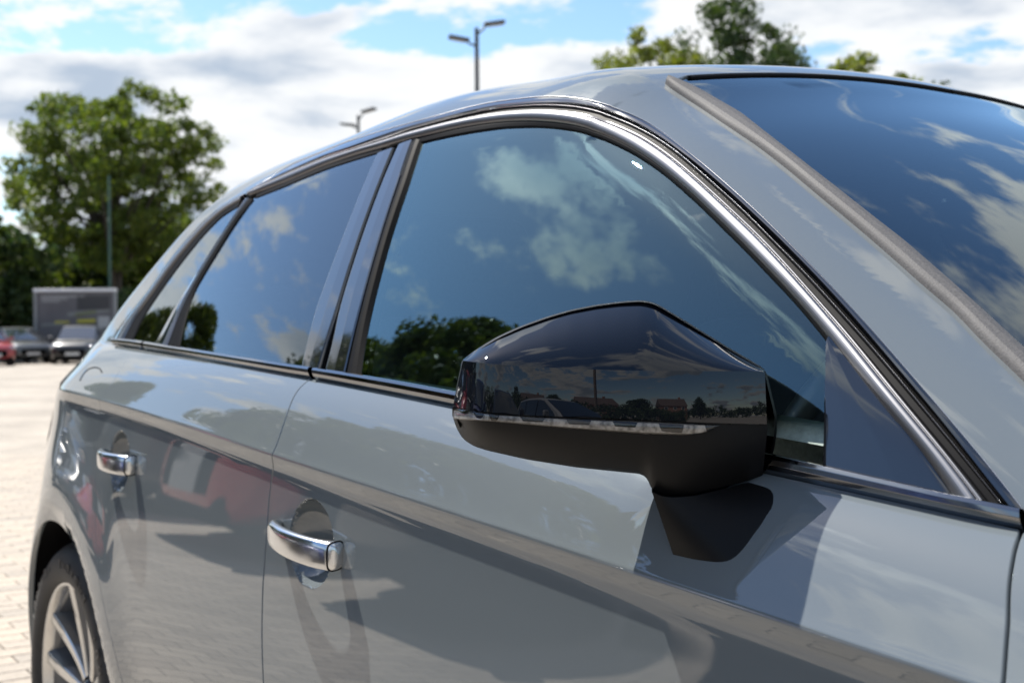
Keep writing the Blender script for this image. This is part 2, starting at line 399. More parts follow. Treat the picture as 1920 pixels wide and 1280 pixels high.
# --- free-form panels: a grid cut along exact curves ---
class Patch:
    def __init__(s, U, V):
        s.nu, s.nv = len(U), len(V)
        uu, vv = np.meshgrid(U, V, indexing='ij'); s.P = np.stack([uu.ravel(), vv.ravel()], 1)
        i, j = np.meshgrid(np.arange(s.nu-1), np.arange(s.nv-1), indexing='ij'); a = (i*s.nv+j).ravel()
        s.F = [list(q) for q in np.stack([a, a+s.nv, a+s.nv+1, a+1], 1)]
    def clip(s, fn):
        f = fn(s.P[:, 0], s.P[:, 1]); ins = f >= 0
        newP = []; cache = {}; F2 = []; base = len(s.P)
        for face in s.F:
            k = [ins[i] for i in face]
            if all(k): F2.append(face); continue
            if not any(k): continue
            out = []
            for a, b, ka, kb in zip(face, face[1:]+face[:1], k, k[1:]+k[:1]):
                if ka: out.append(a)
                if ka != kb:
                    key = (a, b) if a < b else (b, a)
                    if key not in cache:
                        t = f[a]/(f[a]-f[b]); cache[key] = base+len(newP); newP.append(s.P[a]*(1-t)+s.P[b]*t)
                    out.append(cache[key])
            if len(out) > 2: F2.append(out)
        if newP: s.P = np.concatenate([s.P, np.array(newP)])
        s.F = F2; return s
    def build(s, name, fn, m, parent, edge=.0013, depth=.012, mirror=True, nfn=None, label=None):
        used = sorted({i for f in s.F for i in f}); mp_ = {u: k for k, u in enumerate(used)}
        Q = s.P[used]; Fc = [[mp_[i] for i in f] for f in s.F]
        V = fn(Q[:, 0], Q[:, 1])
        e = 4e-4
        if nfn is None:
            du = fn(Q[:, 0]+e, Q[:, 1])-fn(Q[:, 0]-e, Q[:, 1]); dv = fn(Q[:, 0], Q[:, 1]+e)-fn(Q[:, 0], Q[:, 1]-e)
            Nn = np.cross(du, dv); Nn /= np.maximum(np.linalg.norm(Nn, axis=1, keepdims=True), 1e-12)
            if Nn[:, 1].mean() > 0: Nn = -Nn
        else: Nn = nfn(V)
        # face orientation
        f0 = Fc[len(Fc)//2]; nn = np.cross(V[f0[1]]-V[f0[0]], V[f0[2]]-V[f0[1]])
        if nn@Nn[f0[0]] < 0: Fc = [f[::-1] for f in Fc]
        if edge:
            ec = {}
            for f in Fc:
                for a, b in zip(f, f[1:]+f[:1]): ec[(a, b)] = 1
            bd = [(a, b) for a, b in ec if (b, a) not in ec]
            out = {}
            for a, b in bd:
                t = V[b]-V[a]; o_ = np.cross(t, Nn[a]); L = np.linalg.norm(o_)
                if L < 1e-9: continue
                for q in (a, b): out[q] = out.get(q, 0)+o_/L
            r1, r2 = {}, {}; VV = list(V); NN = list(Nn)
            for q, o_ in out.items():
                o_ = o_/max(np.linalg.norm(o_), 1e-9); n = Nn[q]
                r1[q] = len(VV); VV.append(V[q]+o_*edge*.75-n*edge); NN.append((n*.6+o_)/np.linalg.norm(n*.6+o_))
                r2[q] = len(VV); VV.append(V[q]+o_*edge*.8-n*depth); NN.append(o_)
            for a, b in bd:
                if a in r1 and b in r1:
                    Fc.append([b, a, r1[a], r1[b]]); Fc.append([r1[b], r1[a], r2[a], r2[b]])
            V = np.array(VV); Nn = np.array(NN)
        o = mobj(name, V, Fc, m, parent, normals=Nn)
        if label: o['label'] = label
        if mirror:
            V2 = V*[1, -1, 1]; N2 = Nn*[1, -1, 1]
            mobj(name, V2, [f[::-1] for f in Fc], m, parent, normals=N2)
        return o
def polydist(poly):
    """signed distance to a closed polygon (positive inside)"""
    A = np.asarray(poly, float); B = np.roll(A, -1, 0)
    def f(u, v):
        p = np.stack([u, v], -1); out = np.empty(len(p))
        for s in range(0, len(p), 20000):
            q = p[s:s+20000, None, :]; ab = B-A; t = np.clip(((q-A)*ab).sum(-1)/np.maximum((ab*ab).sum(-1), 1e-12), 0, 1)
            d = np.linalg.norm(q-(A+t[..., None]*ab), axis=-1).min(1)
            y = q[..., 1]; cr = (A[:, 1] > y) != (B[:, 1] > y)
            xi = A[:, 0]+(y-A[:, 1])/np.where(B[:, 1] == A[:, 1], 1e-12, B[:, 1]-A[:, 1])*(B[:, 0]-A[:, 0])
            inside = (cr & (q[..., 0] < xi)).sum(1) % 2 == 1
            out[s:s+20000] = np.where(inside, d, -d)
        return out
    return f
# =====================================================================
#  THE GREY HATCHBACK
# =====================================================================
car = tag(empty('parked_car', (0, 0, 0)), 'large grey five-door hatchback filling the foreground, seen along its doors and wing mirror', 'car')
# ---- lower body ----
def zof(u, v):
    return np.where(v > 0, ZT(u)+v*10*(ZB(u)-ZT(u)), ZT(u)+v)
def lowfn(u, v):
    z = zof(u, v); w = WLOW(u, z)-cup(u, z)
    return np.stack([u, -w, z], -1)
def xcut(px, n=60, off=0.):
    P = hitlow(px); P = P[np.argsort(P[:, 2])]
    z = np.linspace(P[0, 2], P[-1, 2], n); x = np.interp(z, P[:, 2], P[:, 0])
    for _ in range(4): x[1:-1] = .5*x[1:-1]+.25*(x[2:]+x[:-2])
    return lambda zz: np.interp(zz, z, x)+off
xB = xcut([(582, 710), (563, 722), (540, 772), (513, 850), (510, 885), (503.8, 942), (497.5, 1030), (492.5, 1105), (491, 1200), (494, 1280)])
xA = xcut([(1917, 988), (1913, 1000), (1905, 1020), (1899, 1050), (1890, 1162), (1880.6, 1278.7)])
CC = [(252, 662), (215, 715), (187, 751), (183, 785), (180, 811), (178, 849), (178, 900), (178, 960), (180, 1030), (185, 1085), (197, 1145), (212, 1210), (230, 1280)]
xC = xcut(CC)
def lin(a, b, st, den):
    out = [a]
    while out[-1] < b:
        x = out[-1]; s = st
        for c, r, f in den:
            if abs(x-c) < r: s = min(s, f)
        out.append(x+s)
    out[-1] = b; return np.array(out)
Vrows = np.concatenate([lin(-.74, -.17, .012, []), lin(-.168, -.026, .0019, []), lin(-.0248, -.0175, .0012, []), lin(-.016, .012, .0009, []), lin(.015, .1, .004, [(.1, .02, .002)])])
def gapdist(f): return f
G2 = .0021
# front door
p = Patch(lin(1.0, 2.12, .008, [(1.176, .066, .0018)]), Vrows)
p.clip(lambda u, v: u-xB(zof(u, v))-G2).clip(lambda u, v: xA(zof(u, v))-G2-u).clip(lambda u, v: zof(u, v)-.24)
p.build('front_door', lowfn, MT['paint'], car)
# rear door
p = Patch(lin(.15, 1.12, .008, [(.415, .062, .0018)]), Vrows)
p.clip(lambda u, v: xB(zof(u, v))-G2-u).clip(lambda u, v: u-xC(zof(u, v))-G2).clip(lambda u, v: zof(u, v)-.24)
p.clip(lambda u, v: np.hypot(u, zof(u, v)-ZW)-RA-.05)
p.build('rear_door', lowfn, MT['paint'], car)
# front wing with its wheel arch
p = Patch(lin(2.04, 3.4, .012, [(2.637, .42, .009)]), np.concatenate([lin(-.60, -.02, .014, []), lin(-.016, .012, .0015, []), lin(.015, .1, .006, [])]))
p.clip(lambda u, v: u-xA(zof(u, v))-G2).clip(lambda u, v: np.hypot(u-2.637, zof(u, v)-ZW)-RA).clip(lambda u, v: zof(u, v)-.2)
p.build('front_wing', lowfn, MT['paint'], car)
# sill under the doors
gz = np.array([(x, z) for x in np.linspace(.36, 2.28, 40) for z in np.linspace(.17, .238, 5)])
G = np.stack([gz[:, 0], -(WLOW(gz[:, 0], gz[:, 1])-.004), gz[:, 1]], -1).reshape(40, 5, 3)
mirrored(gridmesh('sill', G, MT['paint'], car))
# ---- image curves of the window surround, as points of the real surface ----
P6 = curve([(463, 363), (500, 338), (554, 305), (642.5, 269), (736, 240), (762, 234), (825, 216.5), (887.5, 199), (934, 190), (997, 183), (1016, 181), (1072.5, 182.8), (1110, 189), (1147.5, 199.7), (1203.8, 222), (1241, 243.8), (1259.7, 260), (1320.6, 306.9), (1383, 361.6), (1430, 405), (1464.7, 440), (1516, 491.6), (1578.8, 557), (1637, 620), (1676, 663.8), (1738.8, 735.6), (1797.5, 803), (1847.5, 861), (1894, 915.6), (1914.7, 943.8), (1925, 958)], 160)
P5 = curve([(466, 362), (479, 353), (530, 328), (605, 294.5), (661, 277.5), (738, 249.5), (762, 241), (809, 229), (872, 213), (934, 199), (960, 197), (1016, 194), (1072.5, 195), (1128.8, 205), (1185, 227), (1241, 260.6), (1305, 308.4), (1367.5, 361.6), (1452, 440), (1532, 521), (1594, 590), (1635, 638), (1676, 687), (1723, 742), (1785.6, 818), (1816, 859), (1854, 909), (1885, 946)], 160)
P4 = curve([(467, 363), (479, 355), (530, 331), (605, 298), (661, 281), (738, 256), (762.5, 245), (809, 233), (872, 217), (934, 204), (997, 199), (1016, 198.4), (1072.5, 200.6), (1128.8, 212), (1185, 235), (1231.6, 260), (1273.8, 289.7), (1336, 344.4), (1398.8, 400.6), (1455, 460), (1485, 488), (1547.5, 555), (1607.5, 622), (1645, 664), (1692, 719), (1738.8, 775), (1778, 820), (1800.6, 849), (1853.8, 914.5), (1880, 946)], 160)
P3 = curve([(470, 362), (475.6, 359.5), (530, 333.5), (605, 301.5), (661, 284.5), (738, 261.5), (759, 253), (793.8, 244.5), (840.6, 232.5), (887.5, 223), (934.4, 214.5), (997, 210), (1016, 209), (1072.5, 212.8), (1128.8, 225), (1185, 248), (1217, 264), (1273.8, 305), (1336, 360), (1398.8, 417.8), (1442.5, 460), (1485, 506), (1547.5, 577), (1603.8, 640), (1645, 691), (1699.7, 757.5), (1754, 822), (1785, 858), (1828.8, 913), (1852, 943)], 160)
P2 = curve([(469, 367), (476, 364), (530, 342.5), (605, 310.6), (680, 286), (715.6, 277), (753, 265), (778, 259), (809.4, 251), (840.6, 243), (887.5, 233.8), (934.4, 227.5), (997, 225.6), (1016, 226.5), (1072.5, 232.5), (1128.8, 249.4), (1185, 275.6), (1242, 314), (1305, 369), (1352, 416), (1392.5, 455), (1422.5, 487), (1485, 552), (1550, 630), (1590, 681), (1629.4, 731), (1660.6, 769), (1696.6, 810), (1746, 870), (1772.5, 914), (1785, 932)], 160)
P1f = curve([(775, 268), (790.6, 263.9), (825, 255.6), (879.7, 244.7), (934.4, 236.6), (996.9, 234), (1016, 234.6), (1072.5, 240.5), (1128.8, 256), (1185, 282), (1242, 320), (1305, 375), (1352, 422), (1392.5, 461), (1422.5, 493), (1485, 558), (1547.5, 636), (1580, 680)], 120)
P1r = curve([(475.6, 371.6), (530, 350), (605, 318), (680, 293.8), (712, 284)], 60)
BU = curve([(214, 634), (250, 636), (317.5, 647.5), (417.5, 662.5), (540, 681.6), (602.5, 690.5), (680.6, 702), (758.8, 714.5), (837, 729), (1447.5, 849), (1541, 868.8), (1680, 901), (1769, 921), (1855, 941), (1918, 956)], 160)
BL = curve([(214, 648), (250, 653), (317.5, 664), (417.5, 681), (540, 703), (602.5, 712.8), (680.6, 728.4), (758.8, 744), (837, 759.7), (1425, 885.6), (1511, 905), (1586, 921), (1680, 942), (1738, 955), (1816, 972), (1918, 994)], 160)
QO = curve([(460.6, 361), (425, 380), (387.5, 407.5), (350, 447.5), (312.5, 492.5), (282.5, 539), (255, 572.5), (230, 603.8), (212, 634)], 60)
QG = curve([(444, 387), (437.5, 390), (412.5, 406), (375, 445), (337.5, 492.5), (306, 535), (280, 573.8), (260, 605), (246, 640)], 60)
QR = curve([(459, 372), (440, 401), (400, 462.5), (352.5, 538.8), (330, 571), (305, 617.5), (290, 645)], 50, 6)
RL = curve([(474, 373), (440, 416), (412.5, 460), (366, 538.8), (356, 562.5), (345, 600), (334, 652)], 50, 6)
B1 = curve([(708, 288), (646, 438), (593, 580), (566, 686)], 40, 3)
B2 = curve([(738, 277), (676, 438), (632, 580), (610, 645.6), (597, 692)], 40, 3)
B3 = curve([(747, 272), (717, 340), (680, 440), (636, 580), (622, 647), (610, 692)], 40, 3)
B4 = curve([(774, 262), (747.7, 340), (715, 440), (676, 580), (663, 631.6), (648, 697)], 40, 3)
B5 = curve([(789, 261), (762.5, 340), (728, 440), (690.8, 580), (680.6, 631.6), (671, 702)], 40, 3)
T8 = curve([(1247, 157), (1250, 162), (1278.8, 180), (1316, 204), (1398.8, 260), (1423.8, 277), (1477, 318), (1575, 400), (1620, 437.5), (1676, 486), (1732.5, 537), (1788.8, 583.8), (1839, 638), (1920, 715.6), (1990, 788)], 100, 6)
T9 = curve([(1256, 152.8), (1270, 157), (1312.5, 172), (1390.6, 216), (1482, 291), (1564, 354), (1622, 400), (1695, 456), (1770, 522), (1845, 589), (1897.5, 638), (1990, 722)], 100, 6)
HD = np.array([(1.417, np.nan)]*2)
wh = np.linspace(.488, 0., 30); xh = 1.4175+.055*(.488-wh)
HDR = to_xa(np.stack([xh, -wh, TOP(xh, wh)], -1)); HDR = to_xa(surf(HDR[:, 0], HDR[:, 1]/AS))
# ---- painted shell: rear quarter, roof rail, roof, windscreen pillar ----
def acr(x):
    x = np.asarray(x, float); xs = np.linspace(-.82, 2.3, 120)
    return np.interp(x, xs, np.arctan2(ZT(xs)-Z0, WLOW(xs, ZT(xs))-W0))
AMAX = math.pi/2+math.atan2(.25, .62)
def shfn(u, v):
    return surf(u, acr(u)+v/AS)
cpts = to_xa(np.array([(xC(z), -WLOW(xC(z), z), z) for z in np.linspace(1.028, .30, 60)]))
hole = np.concatenate([P6[::-1], QO[1:], [BL[0]], cpts-[.0, 0], [(cpts[-1, 0], -1.2), (2.6, -1.2), (2.6, -.0), (2.07, BL[-1, 1])]])
hd = polydist(hole)
wsc = np.concatenate([T8[::-1], HDR, [(HDR[-1, 0], 2.), (3.2, 2.), (3.2, T8[-1, 1])]])
wd = polydist(wsc)
uu = lin(-.78, 2.14, .010, [(1.44, .05, .005)])
vv = np.concatenate([lin(-.62, -.02, .016, []), lin(-.014, .010, .0012, []), lin(.014, 1.30, .0085, [])])
p = Patch(uu, vv)
sof = lambda u, v: acr(u)*AS+v
p.clip(lambda u, v: -hd(u, sof(u, v))).clip(lambda u, v: -wd(u, sof(u, v)))
def symc(u, v):
    return -surf(u, acr(u)+v/AS)[:, 1]-.0
p.clip(symc)
def archc(u, v):
    P = surf(u, acr(u)+v/AS); r = np.hypot(P[:, 0], P[:, 2]-ZW)-RA
    return np.where(P[:, 2] < .8, r, 1.)
p.clip(archc)
p.build('body_shell', shfn, MT['paint'], car, nfn=lambda V: grad(V))
# dark backing behind every gap
for nm, x0, x1 in (('inner_structure', .15, 2.10),):
    gx, gv = np.meshgrid(np.linspace(x0, x1, 70), np.linspace(-.60, .13, 26), indexing='ij')
    z = zof(gx, np.clip(gv, -.6, .1)); w = WLOW(gx, z)-.055
    Gm = np.stack([gx, -w, z], -1); msk = None
    Fv = Gm.reshape(-1, 3); Fc = []
    for i in range(69):
        for j in range(25):
            q = [i*26+j, (i+1)*26+j, (i+1)*26+j+1, i*26+j+1]
            if min(math.hypot(Fv[k][0], Fv[k][2]-ZW) for k in q) > RA+.03: Fc.append(q)
    mirrored(mobj(nm, Fv, Fc, MT['void'], car))
# backing under the window surround
for nm, A_, B_, h in (('channel_backing', P6, P2, -.011), ('pillar_backing', B1, B5, -.013)):
    strip(nm, A_, B_, [(-.02, h), (.25, h), (.5, h), (.75, h), (1.02, h)], MT['void'], car)
strip('channel_backing', QO, QG, [(-.05, -.011), (.5, -.011), (.8, -.011)], MT['void'], car)
strip('roof_channel_trim', P6, P5, [(.10, -.006), (.12, .0004), (.16, .0014), (.5, .0016), (.80, .0010), (.88, -.001), (.92, -.006)], MT['gloss'], car)
strip('window_surround_seal', P4, P3, [(-.10, -.008), (-.06, -.001), (.02, .0022), (.12, .0016), (.2, -.0006), (.8, -.0010), (1., -.002)], MT['channel'], car)
strip('window_trim', P3, P2, [(0., -.003), (.03, .0030), (.10, .0046), (.16, .0046), (.19, .0026), (.215, .0026), (.25, .0044), (.33, .0051), (.42, .0053), (.52, .0052), (.62, .0047), (.72, .0040), (.82, .0030), (.90, .0018), (.96, .0), (1., -.005)], MT['alu'], car, label='bright satin strip curving over the side windows')
strip('surround_lip', P4, P3, [(-.09, -.001), (-.06, .0024), (.0, .0034), (.05, .0030), (.08, .0005)], MT['lip'], car)
strip('channel_lip', P6, P5, [(.095, -.002), (.11, .0012), (.135, .0022), (.165, .0022), (.18, .0010)], MT['lip'], car)
def near(Cv, P0): return int(np.argmin(np.linalg.norm(Cv-P0, axis=1)))
kf = near(P2, P1f[0]); ke = near(P2, P1f[-1])
strip('window_seal', resamp(P2[kf:ke+1], 120, 0), P1f, [(-.05, -.001), (.3, -.0015), (.8, -.003), (1., -.006)], MT['rubber'], car)
ke = near(P2, P1r[-1]); kf = near(P2, P1r[0])
strip('window_seal', resamp(P2[kf:ke+1], 60, 0), P1r, [(-.05, -.001), (.3, -.0012), (.8, -.002), (1., -.006)], MT['rubber'], car)
strip('quarter_window_frame', QO, QG, [(.06, -.008), (.10, .0005), (.20, .0012), (.28, -.001), (.30, -.003)], MT['gloss'], car)
strip('quarter_window_trim', QO, QG, [(.30, -.004), (.33, .0022), (.42, .0034), (.52, .003), (.56, -.002)], MT['alu'], car)
strip('quarter_window_seal', QO, QG, [(.55, -.001), (.75, -.001), (.95, -.002), (1.02, -.006)], MT['rubber'], car)
strip('door_rear_frame', QR, RL, [(-.05, -.006), (0., .0), (.2, .001), (.36, .0005), (.40, -.004)], MT['gloss'], car)
strip('door_rear_trim', QR, RL, [(.38, -.004), (.41, .0025), (.48, .0035), (.54, .002), (.56, -.002)], MT['alu'], car)
strip('door_rear_seal', QR, RL, [(.55, .0), (.75, .0), (.95, -.002), (1.02, -.006)], MT['rubber'], car)
strip('pillar_cover', B1, B2, [(0., -.006), (.01, .0006), (.03, .0011), (.5, .0014), (.95, .0010), (.98, -.001), (1., -.007)], MT['gloss'], car)
strip('pillar_cover', B3, B4, [(0., -.007), (.02, .0002), (.06, .0011), (.5, .0015), (.94, .0011), (.98, .0), (1., -.006)], MT['gloss'], car)
strip('pillar_seal', B4, B5, [(0., -.004), (.12, .0), (.5, .0012), (.75, -.001), (1., -.006)], MT['rubber'], car)
# belt trim in three lengths
MT['belt'] = mat('dark_metal_belt_trim', (.20, .205, .215), .10, metal=1., coat=.5)
prof = [(.02, -.004), (.06, .0005), (.16, .0042), (.36, .0074), (.60, .0088), (.80, .0080), (.93, .0040), (1.0, -.006)]
cuts = [(212, 640), (271, 655), (589, 702), (1920, 975)]
cx = [to_xa(march([c]))[0, 0] for c in cuts]; cx[0] -= .05; cx[-1] += .05
for a, b in zip(cx, cx[1:]):
    sl = lambda Cv: resamp(Cv[(Cv[:, 0] > a+.001) & (Cv[:, 0] < b-.001)], 70, 0)
    strip('belt_trim', sl(BL), sl(BU), prof, MT['belt'], car)
strip('belt_backing', BL, BU, [(-.12, -.004), (-.05, -.0075), (.5, -.009), (1.0, -.012)], MT['void'], car)
# ---- glass ----
def gl(name, poly, m, x0, x1, s0, s1, h, st=.012):
    p = Patch(lin(x0, x1, st, []), lin(s0, s1, st, [])); d = polydist(poly); p.clip(d)
    fn = lambda u, v: surf(u, v/AS)+grad(surf(u, v/AS))*h
    return p.build(name, fn, m, car, edge=0, nfn=lambda V: grad(V))
def shiftc(A, B, t): return A*(1-t)+B*t
gf_top = resamp(P2, 160, 0)
kb = near(P2, B4[0]); BUf = BU[BU[:, 0] > B4[-1, 0]]-[0, .008]; BUr = BU[BU[:, 0] < B2[-1, 0]]-[0, .008]
gl('front_side_window', np.concatenate([P2[kb:], BUf[::-1], B4[::-1]]), MT['glass_f'], .9, 2.1, .18, .60, -.0055)
ka, kb2 = near(P2, RL[0]), near(P2, B2[0])
RLm = shiftc(QR, RL, .8); BUr2 = BUr[BUr[:, 0] > RLm[-1, 0]]
gl('rear_side_window', np.concatenate([P2[ka:kb2], B2, BUr2[::-1], RLm[::-1]]), MT['glass_r'], .3, 1.15, .18, .60, -.0035)
QGm = shiftc(QO, QG, .8); BUq = BU[(BU[:, 0] < QR[-1, 0]) & (BU[:, 0] > QGm[-1, 0])]-[0, .008]
gl('quarter_window', np.concatenate([QGm[::-1], QR+[.004, 0], BUq[::-1]]), MT['glass_r'], .0, .55, .18, .60, -.0035, .008)
wsp = np.concatenate([shiftc(T9, T8, .25)[::-1], HDR+[.004, 0], [(HDR[-1, 0], 1.6), (2.40, 1.6), (2.40, .25), (2.2, .25)]])
def wclip(x0, x1):
    p = Patch(lin(1.38, 2.30, .014, []), lin(.20, 1.36, .014, [])); p.clip(polydist(wsp))
    p.clip(lambda u, v: -surf(u, v/AS)[:, 1]+.0006)
    fn = lambda u, v: surf(u, v/AS)-grad(surf(u, v/AS))*.003
    return p.build('windscreen', fn, MT['glass_w'], car, edge=0, nfn=lambda V: grad(V))
wclip(0, 0)
strip('windscreen_moulding', T8, T9, [(0., -.006), (.02, .0020), (.08, .0062), (.2, .0085), (.45, .0098), (.7, .0085), (.9, .0050), (.97, .0030), (1., -.004)], MT['mould'], car, label='dusty grey rubber strip along the windscreen edge')
strip('windscreen_header_seal', HDR, HDR+[.0075, 0], [(0, -.004), (.1, -.0005), (.5, .0005), (.9, -.0005), (1, -.004)], MT['rubber'], car)
# ---- sail panel (black triangle behind the mirror) ----
k0 = near(P2, to_xa(march([(1552, 643)]))[0]); SR = resamp(P2[k0:], 50, 0)
SL = curve([(1551, 644), (1549, 700), (1546.5, 760), (1544.5, 820), (1542.5, 884)], 50, 2)
strip('mirror_triangle', SL, SR+np.array([.0015, .001]), [(0, -.006), (.01, .0016), (.03, .0028), (.3, .0030), (.6, .003), (.95, .0020), (.985, .001), (1., -.004)], MT['gloss'], car, mirror=False)
# ---- bonnet, rear panel, liners, wheels ----
gx, gw = np.meshgrid(np.linspace(2.10, 3.36, 30), np.linspace(-1, 1, 31), indexing='ij')
wb = np.minimum(WBb(gx), WLOW(gx, ZB(gx)))-.006; Gb = np.stack([gx, wb*gw, ZB(gx)+.05*(1-gw**2)*(1-.4*np.clip((gx-2.2)/1.2, 0, 1))], -1)
gridmesh('bonnet', Gb, MT['paint'], car)
nose = []
for k, x in enumerate(np.linspace(3.36, 3.52, 5)):
    t = k/4; sc_ = math.sqrt(max(1-(t*.92)**2, 0))
    nose.append([(x, y, z) for y, z in [(WLOW(3.36, zz)*s_*(.35+.65*sc_), zz) for s_, zz in ([(-1, q) for q in np.linspace(.2, .77, 8)]+[(s, .78+.02*(1-s*s)) for s in np.linspace(-.8, .8, 8)]+[(1, q) for q in np.linspace(.77, .2, 8)])]])
gridmesh('front_bumper', np.array(nose, float), MT['paint'], car)
sec = shfn(np.full(60, -.775), np.linspace(-.60, 1.25, 60)); sec = sec[sec[:, 1] < 0]
rb = np.concatenate([sec, sec[::-1]*[1, -1, 1]]); cen = np.array([-.79, 0, .6])
gridmesh('rear_panel', np.stack([rb+[.0, 0, 0], rb*[1, .985, .99]+[-.012, 0, .006], cen+(rb-cen)*.5+[-.02, 0, 0], np.tile(cen, (len(rb), 1))]), MT['paint'], car)
# ---------------- door handles ----------------
def handle(xa, xb, za, zb, par):
    n, k = 44, 28; G = np.zeros((n, k, 3))
    for i in range(n):
        t = i/(n-1); x = xa+(xb-xa)*t; z = za+(zb-za)*t
        w = float(WLOW(x, z))
        oo = .016+.019*math.sin(math.pi*min(max(t, 0), 1))**.65
        oi = oo-.013 if .14 < t < .86 else max(oo-.013-(abs(t-.5)-.36)/.14*(oo-.008), -.004)
        hh = .0152*(1-.45*max(0, (.12-t)/.12)**2)*(1+.10*t)
        e = min(t, 1-t); endf = min(1, (e/.018)) if e < .018 else 1
        for j in range(k):
            th = 2*math.pi*j/k; c, s = math.cos(th), math.sin(th)
            sx, sz = math.copysign(abs(c)**.62, c), math.copysign(abs(s)**.55, s)
            out = (oo+oi)/2+(oo-oi)/2*sx*(.7+.3*endf); zz = z+hh*sz*(.82+.18*endf)-.0015*sx
            G[i, j] = (x, -(w+out), zz)
    caps = [np.repeat(G[:1].mean(1, keepdims=True), k, 1), np.repeat(G[-1:].mean(1, keepdims=True), k, 1)]
    h = gridmesh('door_handle', np.concatenate([caps[0], G, caps[1]]), MT['chrome'], par, closev=True, deg=60)
    # dark seal where the front foot of the handle meets the door
    m = []; kk = int(n*.965)
    for q_, sc2 in ((-.0012, .97), (-.001, 1.035), (.001, 1.035), (.0012, .97)):
        ring = G[kk]; cc = ring.mean(0); m.append(cc+(ring-cc)*sc2+np.array([q_, 0, 0]))
    s = gridmesh('handle_gasket', np.array(m), MT['rubber'], h, closev=True)
    return h
doors = {o.name: o for o in car.children}
handle(1.086, 1.262, .807, .797, doors['front_door'])
handle(.350, .506, .842, .838, doors['rear_door'])
# fuel filler flap outline on the rear quarter
fp = hitlow([(150, 713), (156, 700), (166, 691), (178, 688), (188, 691), (191, 698)], .0005)
bm = bmesh.new(); fp = resamp(fp, 24, 2)
for a, b in zip(fp, fp[1:]): tube(bm, a, b, .0011, .0011, 6)
bmobj('fuel_flap_gap', bm, MT['void'], car)
# tail lamp wrapping round the corner
LG = []
for t in np.linspace(0, 1, 12):
    row = []
    for z in np.linspace(.80, .895, 10):
        x = -.33-.16*t-(.895-z)*.25*(1-t)
        row.append((x, -(float(WLOW(x, z))+.0025*math.sin(math.pi*(z-.80)/.095)*(1 if t < .95 else 0)), z))
    LG.append(row)
gridmesh('tail_lamp', np.array(LG), MT['lamp_red'], car)

# ---------------- wing mirror ----------------
mir = empty('wing_mirror'); mir.parent = car
_pl = np.array([(1.690, -1.000), (1.722, -1.003), (1.765, -.978), (1.815, -.921), (1.850, -.865), (1.866, -.825), (1.871, -.808)])
_ps = cspl(_pl, 400, 60)
def mpt(u, v, d):
    """point of the mirror head seen at (u, v), lying d metres behind the front plan curve"""
    k = np.clip((u-850)/(1434-850), 0, 1); back = np.array([-.80-.15*k, .60-.40*k, 0]); back /= np.linalg.norm(back)
    Q = np.concatenate([_ps, np.full((400, 1), 1.0)], 1)+back*d
    q = Q-CAM; zz = q@CD; uu_ = 960+F*(q@CR)/zz
    o = np.argsort(uu_); x = np.interp(u, uu_[o], Q[o, 0]); y = np.interp(u, uu_[o], Q[o, 1])
    r = ray(np.array([u, v])); t = ((x-CAM[0])*r[0]+(y-CAM[1])*r[1])/(r[0]**2+r[1]**2)
    return CAM+t*r
def row(pts, n, ds, sm=4):
    R = resamp(np.array(pts, float), n, sm); out = []
    for i, (u, v) in enumerate(R):
        out.append(mpt(u, v, ds(i/(n-1)) if callable(ds) else ds))
    return np.array(out), R
nn_ = 90
top = resamp(np.array([(868, 674), (896, 654), (931, 633), (975, 613), (1025, 595), (1070, 582), (1119, 572.5), (1165, 566.5), (1205, 564), (1228, 569), (1287, 604), (1362, 650), (1400, 673), (1434, 694)], float), nn_, 1)
cre = cspl(np.array([(868, 676), (905, 680.5), (980, 686), (1100, 692), (1250, 695), (1434, 696)], float), nn_, 4)
bot = cspl(np.array([(849, 763), (931, 774), (1062, 781), (1212, 787), (1349, 793), (1438, 795)], float), nn_, 4)
dt = lambda s: .010+.056*math.sin(math.pi*min(max(s, 0), 1))**.8
capG = []
NF = 15
for f in np.linspace(1, 0, NF):
    capG.append([mpt(*(cre[i]*(1-f)+top[i]*f), .0033+dt(i/(nn_-1))*(.40*f+.60*f**2.2)) for i in range(nn_)])
for f in np.linspace(0, 1, 11)[1:]:
    capG.append([mpt(*(cre[i]*(1-f)+bot[i]*f), .0009*(1-f)+.0024*(1-f)**2) for i in range(nn_)])
capG = np.array(capG)
lip = capG[:1]+np.array([-.010, .006, -.004]); low = capG[-1:]+np.array([-.006, .004, .001])
capG = np.concatenate([lip, capG, low])
sideL = capG[:, :1]+np.array([-.012, .013, 0]); sideR = capG[:, -1:]+np.array([-.008, .003, 0])
capG = np.concatenate([sideL, capG, sideR], 1)
cap_o = gridmesh('mirror_cap', capG, MT['gloss_cap'], mir); fixn(cap_o, (.7, -.7, .2), (NF+4)*(nn_+2)+nn_//2)
sharpen(cap_o, 17)
# matt lower housing
hb = resamp(np.array([(848, 779), (856, 803), (868, 823), (888, 836), (912, 844), (987, 861), (1081, 876), (1175, 885.6), (1204, 888.5), (1214, 897), (1221, 916), (1240, 926), (1270, 928.5), (1300, 925.5), (1362, 911), (1400, 901), (1430, 891)], float), nn_, 1)
ht = resamp(np.array([(848, 764), (931, 775), (1062, 782), (1212, 788), (1349, 794), (1440, 796)], float), nn_, 2)
HG = []
for f in np.linspace(0, 1, 16):
    r_ = []
    for i in range(nn_):
        s = i/(nn_-1); u, v = ht[i]*(1-f)+hb[i]*f
        bul = .034*f**2.3*(1-.5*max(0, (s-.55)/.45)); r_.append(mpt(u, v, .0022+bul))
    HG.append(r_)
HG = np.array(HG)
HG = np.concatenate([HG[:, :1]+np.array([-.020, .019, 0]), HG, HG[:, -1:]+np.array([-.012, .003, 0])], 1)
